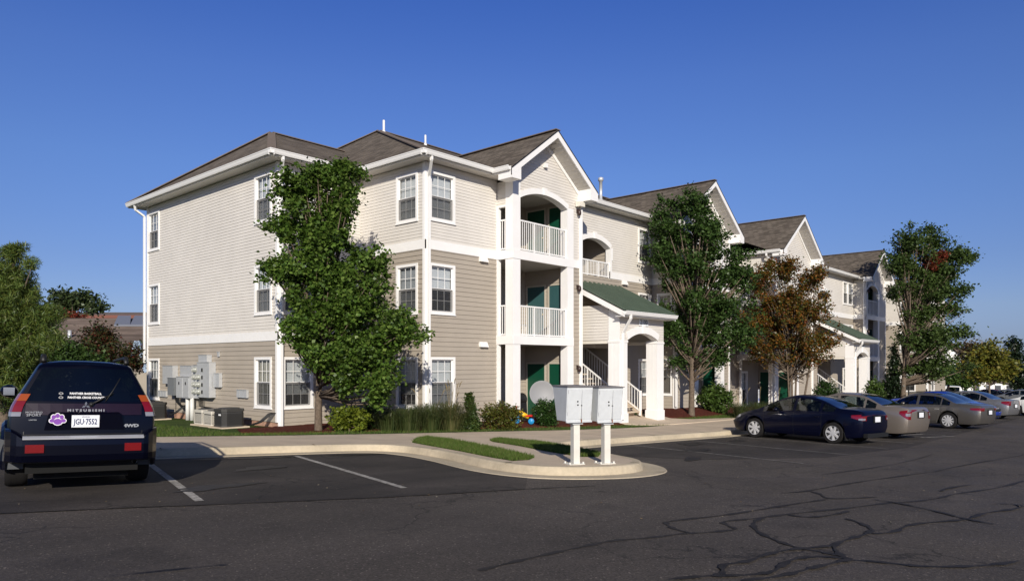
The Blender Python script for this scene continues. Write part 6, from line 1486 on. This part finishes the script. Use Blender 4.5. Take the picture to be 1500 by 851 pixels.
# bed plants
def shrub(px, Y, py0, py1, wpx, lab, mt, n=260, L=.035, Wd=.026, sp=.07, cat='shrub', group=None, cone=False, nl=18, gap=.1):
    U = onY_(px, Y); d = .744*(U+14.8)+.668*(Y+16.89); s = d/1050; z0 = T(U, Y)+.02; zt_ = zpx(py0, d); h = max(zt_-z0, .3); w_ = wpx*s/2
    if cone: bl = [(U, Y, z0+h*f, w_*(1-f)*1.1+.03, w_*(1-f)*1.1+.03, h*.17) for f in (.12, .3, .48, .66, .82, .93)]
    else: bl = [(U, Y, z0+h*.45, w_*.8, w_*.7, h*.5), (U+w_*.35*.67, Y-w_*.35*.74, z0+h*.42, w_*.6, w_*.55, h*.42), (U-w_*.35*.67, Y+w_*.35*.74, z0+h*.5, w_*.6, w_*.5, h*.44)]
    return plant('conifer' if cone else 'shrub', lab, cat, (U, Y, z0-.02), .03, bl, n, nl, sp, L, Wd, mt, limbs=22, gap=gap, gfreq=3, group=group, part=('stem', 'foliage'), shell=.6)
shrub(512, .1, 594, 630, 62, 'bright lime green low shrub under the maple', lf_lime, 260, .045, .03)
shrub(548, .75, 588, 625, 70, 'dark green shrub in shade behind the lime shrub', lf_round, 240, .04, .028)
shrub(735, -1.75, 586, 630, 70, 'wide yellow green spirea shrub with reddish tips beside the white column', lf_spirea, 420, .032, .022)
shrub(688, -1.35, 574, 630, 30, 'small cone shaped evergreen between the tall grasses and the spirea', lf_cone, 800, .036, .018, .05, cone=True)
shrub(800, -1.75, 584, 622, 46, 'round glossy dark green shrub in front of the satellite dish', lf_round, 380, .03, .02)
shrub(1048, -1.75, 560, 602, 52, 'tall bright green shrub on the mulch mound by the wide white column', lf_mid, 380, .06, .04, .1)
shrub(978, -.4, 575, 600, 16, 'small green shrub at the side of the porch', lf_mid, 90, .05, .03)
shrub(1210, -4.4, 553, 580, 44, 'round clipped dark green shrub before the far porch stairs', lf_round, 330, .05, .035, .1)
shrub(1282, -4.6, 552, 578, 30, 'yellowish shrub behind the black iron fence', lf_mid, 170, .07, .05, .12)
shrub(1300, -3.8, 556, 580, 36, 'dark shrub at the foot of the black green conifer', lf_dark, 170, .07, .05, .12)
shrub(1309, -4.3, 503, 575, 32, 'tall narrow black green conifer past the far porch', lf_blackgreen, 520, .08, .04, .12, cone=True)
def grassclump(px, Y, h, r, n, lab, mt, plume=0):
    U = onY_(px, Y); z = T(U, Y); t = empty('ornamental_grass', (U, Y, z), 0, lab, 'ornamental grass', 'ornamental grasses in the beds')
    vs = []; fs = []
    for i in range(n):
        a = random.uniform(0, 6.283); rr = abs(random.gauss(0, .20)); hh = h*random.uniform(.55, 1.1); out = 1.25*r*random.uniform(.1, 1.0)**.8; w_ = random.uniform(.004, .008)
        c, s = math.cos(a), math.sin(a); px_, py_ = -s*w_, c*w_; b0 = len(vs)
        for k, (f, g_) in enumerate(((0, 0), (.62, .34), (.92, .70), (.80 if out > .5*r else .98, 1.0))):
            ww = (1, .9, .6, .1)[k]; x = c*(rr+out*g_); y = s*(rr+out*g_); vs += [(x-px_*ww, y-py_*ww, hh*f), (x+px_*ww, y+py_*ww, hh*f)]
        for k in range(3): fs.append((b0+2*k, b0+2*k+1, b0+2*k+3, b0+2*k+2))
    me = bpy.data.meshes.new('foliage'); me.from_pydata(vs, [], fs); me.materials.append(mt); o = bpy.data.objects.new('foliage', me); COL.objects.link(o); o.parent = t
    if plume:
        mb = MB()
        for i in range(plume):
            a = random.uniform(0, 6.283); c, s = math.cos(a), math.sin(a); o_ = r*random.uniform(.2, .9); hh = h*random.uniform(1.2, 1.7)
            mb.tube([(0, 0, 0), (c*o_*.4, s*o_*.4, hh*.6), (c*o_, s*o_, hh)], .004, 4); mb.tube([(c*o_, s*o_, hh), (c*o_*1.1, s*o_*1.1, hh*1.08), (c*o_*1.3, s*o_*1.3, hh*1.13)], [.012, .014, .004], 5)
        mb.build('plume', mat('plume', (.22, .17, .09), .9, .1), t)
gr1 = L_('grass_dark', (.035, .055, .016), (.055, .075, .022), (.09, .10, .035)); gr2 = L_('grass_olive', (.055, .075, .022), (.09, .10, .035), (.14, .12, .05))
for px, Y, h, r, n, lab, mt, pl in ((572, -.35, .62, .45, 700, 'short dark grass clump next to the shaded shrub', gr1, 0), (600, -.75, .72, .5, 800, 'dark grass clump under the corner downspout', gr1, 0), (632, -.95, .80, .55, 900, 'grass clump below the ground floor window', gr1, 3),
        (660, -1.1, .85, .55, 900, 'tallest olive grass clump with plumes in front of tan siding', gr2, 9), (1085, -3.0, .75, .55, 500, 'dark grass clump beside the bright shrub', gr1, 4), (1112, -3.4, .8, .55, 500, 'grass clump directly behind the parking sign', gr1, 2), (1140, -3.6, .75, .55, 450, 'grass clump at the foot of the rust coloured tree', gr2, 3), (1170, -3.8, .7, .55, 450, 'grass clump farthest along behind the navy sedan', gr1, 0)):
    grassclump(px, Y, h, r, n, lab, mt, pl)
# right background
def rb(lab, d, lst, mt, n=420, nl=16, name='distant_tree', L=.16, Wd=.11, sp=.5, base=None, tr=.2, gap=.2, **k):
    b = pxb(d, lst); cx = base or sum(l[0] for l in lst)/len(lst); u, v = at(cx, d)
    return plant(name, lab, 'tree', (u, v, G(u, v)), tr, b, n, nl, sp, L, Wd, mt, limbs=24, gap=gap, gfreq=.5, group='trees behind the far lot', **k)
rb('yellow green young tree standing among the far parked cars', 58, [(1450, 520, 26, 16, 0), (1425, 535, 18, 14, 0), (1470, 540, 20, 14, 0), (1445, 548, 32, 12, 0), (1455, 505, 12, 8, 0)], lf_yel, 420, 18, L=.12, Wd=.08, sp=.3, base=1450, tr=.11)
rb('brown leaved round tree behind the far lot', 95, [(1432, 515, 20, 14, 0), (1415, 525, 14, 12, 0), (1440, 535, 26, 14, 0)], lf_brown, 380, 16)
rb('dark layered evergreen at the right edge of the view', 100, [(1486, 505, 8, 10, 0), (1488, 525, 14, 10, 0), (1490, 545, 18, 12, 0), (1500, 560, 20, 10, 0)], lf_blackgreen, 420, 18, L=.2, Wd=.1)
rb('dark leafy tree just right of the tall tree', 88, [(1375, 545, 24, 16, 0), (1400, 548, 20, 14, 0), (1355, 550, 22, 18, 0)], lf_dark, 420, 18)
rb('green tree below the small white houses', 84, [(1410, 555, 24, 12, 0), (1385, 562, 22, 10, 0)], lf_mid, 300, 16)
rb('green tree behind the big tree and the conifer', 75, [(1330, 540, 26, 26, 0), (1350, 520, 18, 20, 0), (1320, 560, 26, 16, 0)], lf_far, 420, 16)
rb('far woodland tree at the right horizon', 130, [(1470, 555, 26, 12, 0), (1440, 560, 26, 10, 0)], lf_far, 300, 14, L=.3, Wd=.2, sp=.8)
rb('tall woodland tree beyond the white houses', 140, [(1395, 520, 16, 12, 0), (1375, 530, 18, 12, 0)], lf_brown, 300, 14, L=.3, Wd=.2, sp=.8)
rb('small reddish tree under the big tree in the far lot', 70, [(1366, 563, 9, 10, 0)], L_('leaf_terracotta', (.16, .05, .02), (.12, .05, .02)), 120, 14, L=.12, Wd=.08, sp=.25, tr=.06)
t = empty('white_house', (0, 0, 0), 0, 'white house with a grey gabled roof showing between the far trees', 'house')
def hse(t, px, d, w_, dp, h, pk, zb):
    u, v = at(px, d); r = Vector((*RT, 0)); f = Vector((*FW, 0)); o = Vector((u, v, zb))
    p = lambda a, b, c: tuple(o+r*a+f*b+Vector((0, 0, c)))
    mb = MB(); mb.hexa([p(-w_/2, 0, 0), p(w_/2, 0, 0), p(w_/2, dp, 0), p(-w_/2, dp, 0), p(-w_/2, 0, h), p(w_/2, 0, h), p(w_/2, dp, h), p(-w_/2, dp, h)]); mb.poly([p(-w_/2, 0, h), p(w_/2, 0, h), p(0, 0, h+pk)]); mb.build('wall', M_trim, t)
    mb = MB(); e = .4
    for sg in (1, -1): mb.hexa([p(sg*(w_/2+e), -e, h-.25), p(0, -e, h+pk), p(0, dp+e, h+pk), p(sg*(w_/2+e), dp+e, h-.25), p(sg*(w_/2+e), -e, h-.05), p(0, -e, h+pk+.2), p(0, dp+e, h+pk+.2), p(sg*(w_/2+e), dp+e, h-.05)])
    mb.build('roof', M_farroof, t)
    for a in (-w_*.28, 0, w_*.28):
        for c in (h*.35, h*.75): mb = MB(); mb.hexa([p(a-.5, -.06, c-.6), p(a+.5, -.06, c-.6), p(a+.5, -.001, c-.6), p(a-.5, -.001, c-.6), p(a-.5, -.06, c+.6), p(a+.5, -.06, c+.6), p(a+.5, -.001, c+.6), p(a-.5, -.001, c+.6)]); mb.build('window', M_greyplastic, t)
hse(t, 1385, 105, 5.5, 9, 7.0, 1.7, -4)
t = empty('white_house', (0, 0, 0), 0, 'second white house farther right, mostly hidden by the brown tree', 'house'); hse(t, 1412, 112, 7, 9, 6.6, 1.4, -4)
t = empty('white_building', (0, 0, 0), 0, 'low white building behind the far parked cars under the yellow tree', 'building'); hse(t, 1462, 120, 7, 6, 2.6, .5, -4.2)
u, v = at(1485, 125)
o = polysheet('grass_hill', [(u-18, v-14), (u+30, v-30), (u+60, v+20), (u+5, v+25)], lambda x, y: G(x, y)-.4+5*math.exp(-((x-u-16)**2+(y-v)**2)/420), 4, M_grass); tag(o, kind='structure')
# person among the far cars
u, v = at(1390, 60); zg = G(u, v)
me = bpy.data.meshes.new('person'); 
J = {'pel': (0, 0, .95), 'chest': (0, .02, 1.28), 'neck': (0, .02, 1.47), 'hd0': (0, 0, 1.56), 'hd1': (0, -.01, 1.68), 'shL': (.18, .02, 1.40), 'elL': (.24, .04, 1.13), 'haL': (.20, -.12, .95), 'shR': (-.18, .02, 1.40), 'elR': (-.25, .04, 1.13), 'haR': (-.22, -.1, .93), 'hiL': (.09, 0, .88), 'knL': (.11, -.03, .50), 'anL': (.12, .04, .09), 'toL': (.13, -.14, .04), 'hiR': (-.09, 0, .88), 'knR': (-.12, .02, .50), 'anR': (-.14, .06, .09), 'toR': (-.15, -.12, .04)}
ks = list(J); E_ = [('pel', 'chest'), ('chest', 'neck'), ('neck', 'hd0'), ('hd0', 'hd1'), ('chest', 'shL'), ('shL', 'elL'), ('elL', 'haL'), ('chest', 'shR'), ('shR', 'elR'), ('elR', 'haR'), ('pel', 'hiL'), ('hiL', 'knL'), ('knL', 'anL'), ('anL', 'toL'), ('pel', 'hiR'), ('hiR', 'knR'), ('knR', 'anR'), ('anR', 'toR')]
rad = dict(pel=.15, chest=.16, neck=.06, hd0=.085, hd1=.09, shL=.07, shR=.07, elL=.045, elR=.045, haL=.035, haR=.035, hiL=.095, hiR=.095, knL=.06, knR=.06, anL=.045, anR=.045, toL=.04, toR=.04)
me.from_pydata([J[k] for k in ks], [(ks.index(a), ks.index(b)) for a, b in E_], [])
sk0 = bpy.data.objects.new('person_rig', me); COL.objects.link(sk0); md = sk0.modifiers.new('s', 'SKIN'); sd = me.skin_vertices[0].data if me.skin_vertices else None
if sd is None:
    bm = bmesh.new(); bm.from_mesh(me); bm.verts.layers.skin.verify(); bm.to_mesh(me); bm.free(); sd = me.skin_vertices[0].data
for i, k in enumerate(ks): sd[i].radius = (rad[k], rad[k]*(.75 if k in ('pel', 'chest') else 1)); sd[i].use_root = k == 'pel'
sk0.modifiers.new('d', 'SUBSURF').levels = 1; bpy.context.view_layer.update()
me2 = bpy.data.meshes.new_from_object(sk0.evaluated_get(bpy.context.evaluated_depsgraph_get())); bpy.data.objects.remove(sk0)
me2.materials.clear()
for m_ in (mat('cloth_black', (.012, .011, .013), .9, .2), mat('skin', (.32, .19, .13), .6, .3), mat('cloth_jeans', (.03, .04, .07), .9, .2)): me2.materials.append(m_)
for p in me2.polygons:
    z = p.center.z; x = abs(p.center.x); p.use_smooth = True
    p.material_index = 1 if z > 1.47 or (x > .17 and z < 1.02 and z > .8) else (2 if z < .93 else 0)
per = bpy.data.objects.new('person', me2); COL.objects.link(per); per.location = (u, v, zg); per.rotation_euler = (0, 0, R(-48)); tag(per, 'person in dark clothes standing in front of the white vehicle in the far lot', 'person')
mb = MB(); mb.lathe([(.098, 0), (.105, .05), (.095, .10), (.05, .14), (0, .145)], (0, .012, 1.64), 'z', 14); mb.lathe([(0.09, -.02), (.10, .04)], (0, .03, 1.60), 'z', 14); mb.build('hair', M_black, per)
# small debris on the paving
mb = MB()
for i in range(420):
    px = random.uniform(0, 1500); d = random.uniform(8, 24); x, y = at(px, d)
    if y > -5.9: continue
    s = random.uniform(.006, .018); a = random.uniform(0, 6.28); z = G(x, y)+.012; c, s_ = math.cos(a)*s, math.sin(a)*s
    mb.add([(x-c, y-s_, z), (x+s_, y-c, z+.004), (x+c, y+s_, z), (x-s_, y+c, z+.006)], [(0, 1, 2, 3)])
tag(mb.build('leaf_litter', mat('litter', (.2, .15, .09), .9, .1, island=((.10, .06, .03), (.22, .16, .09), (.40, .36, .28)))), 'dry leaf bits and small stones scattered over the asphalt', 'litter', kind='stuff')
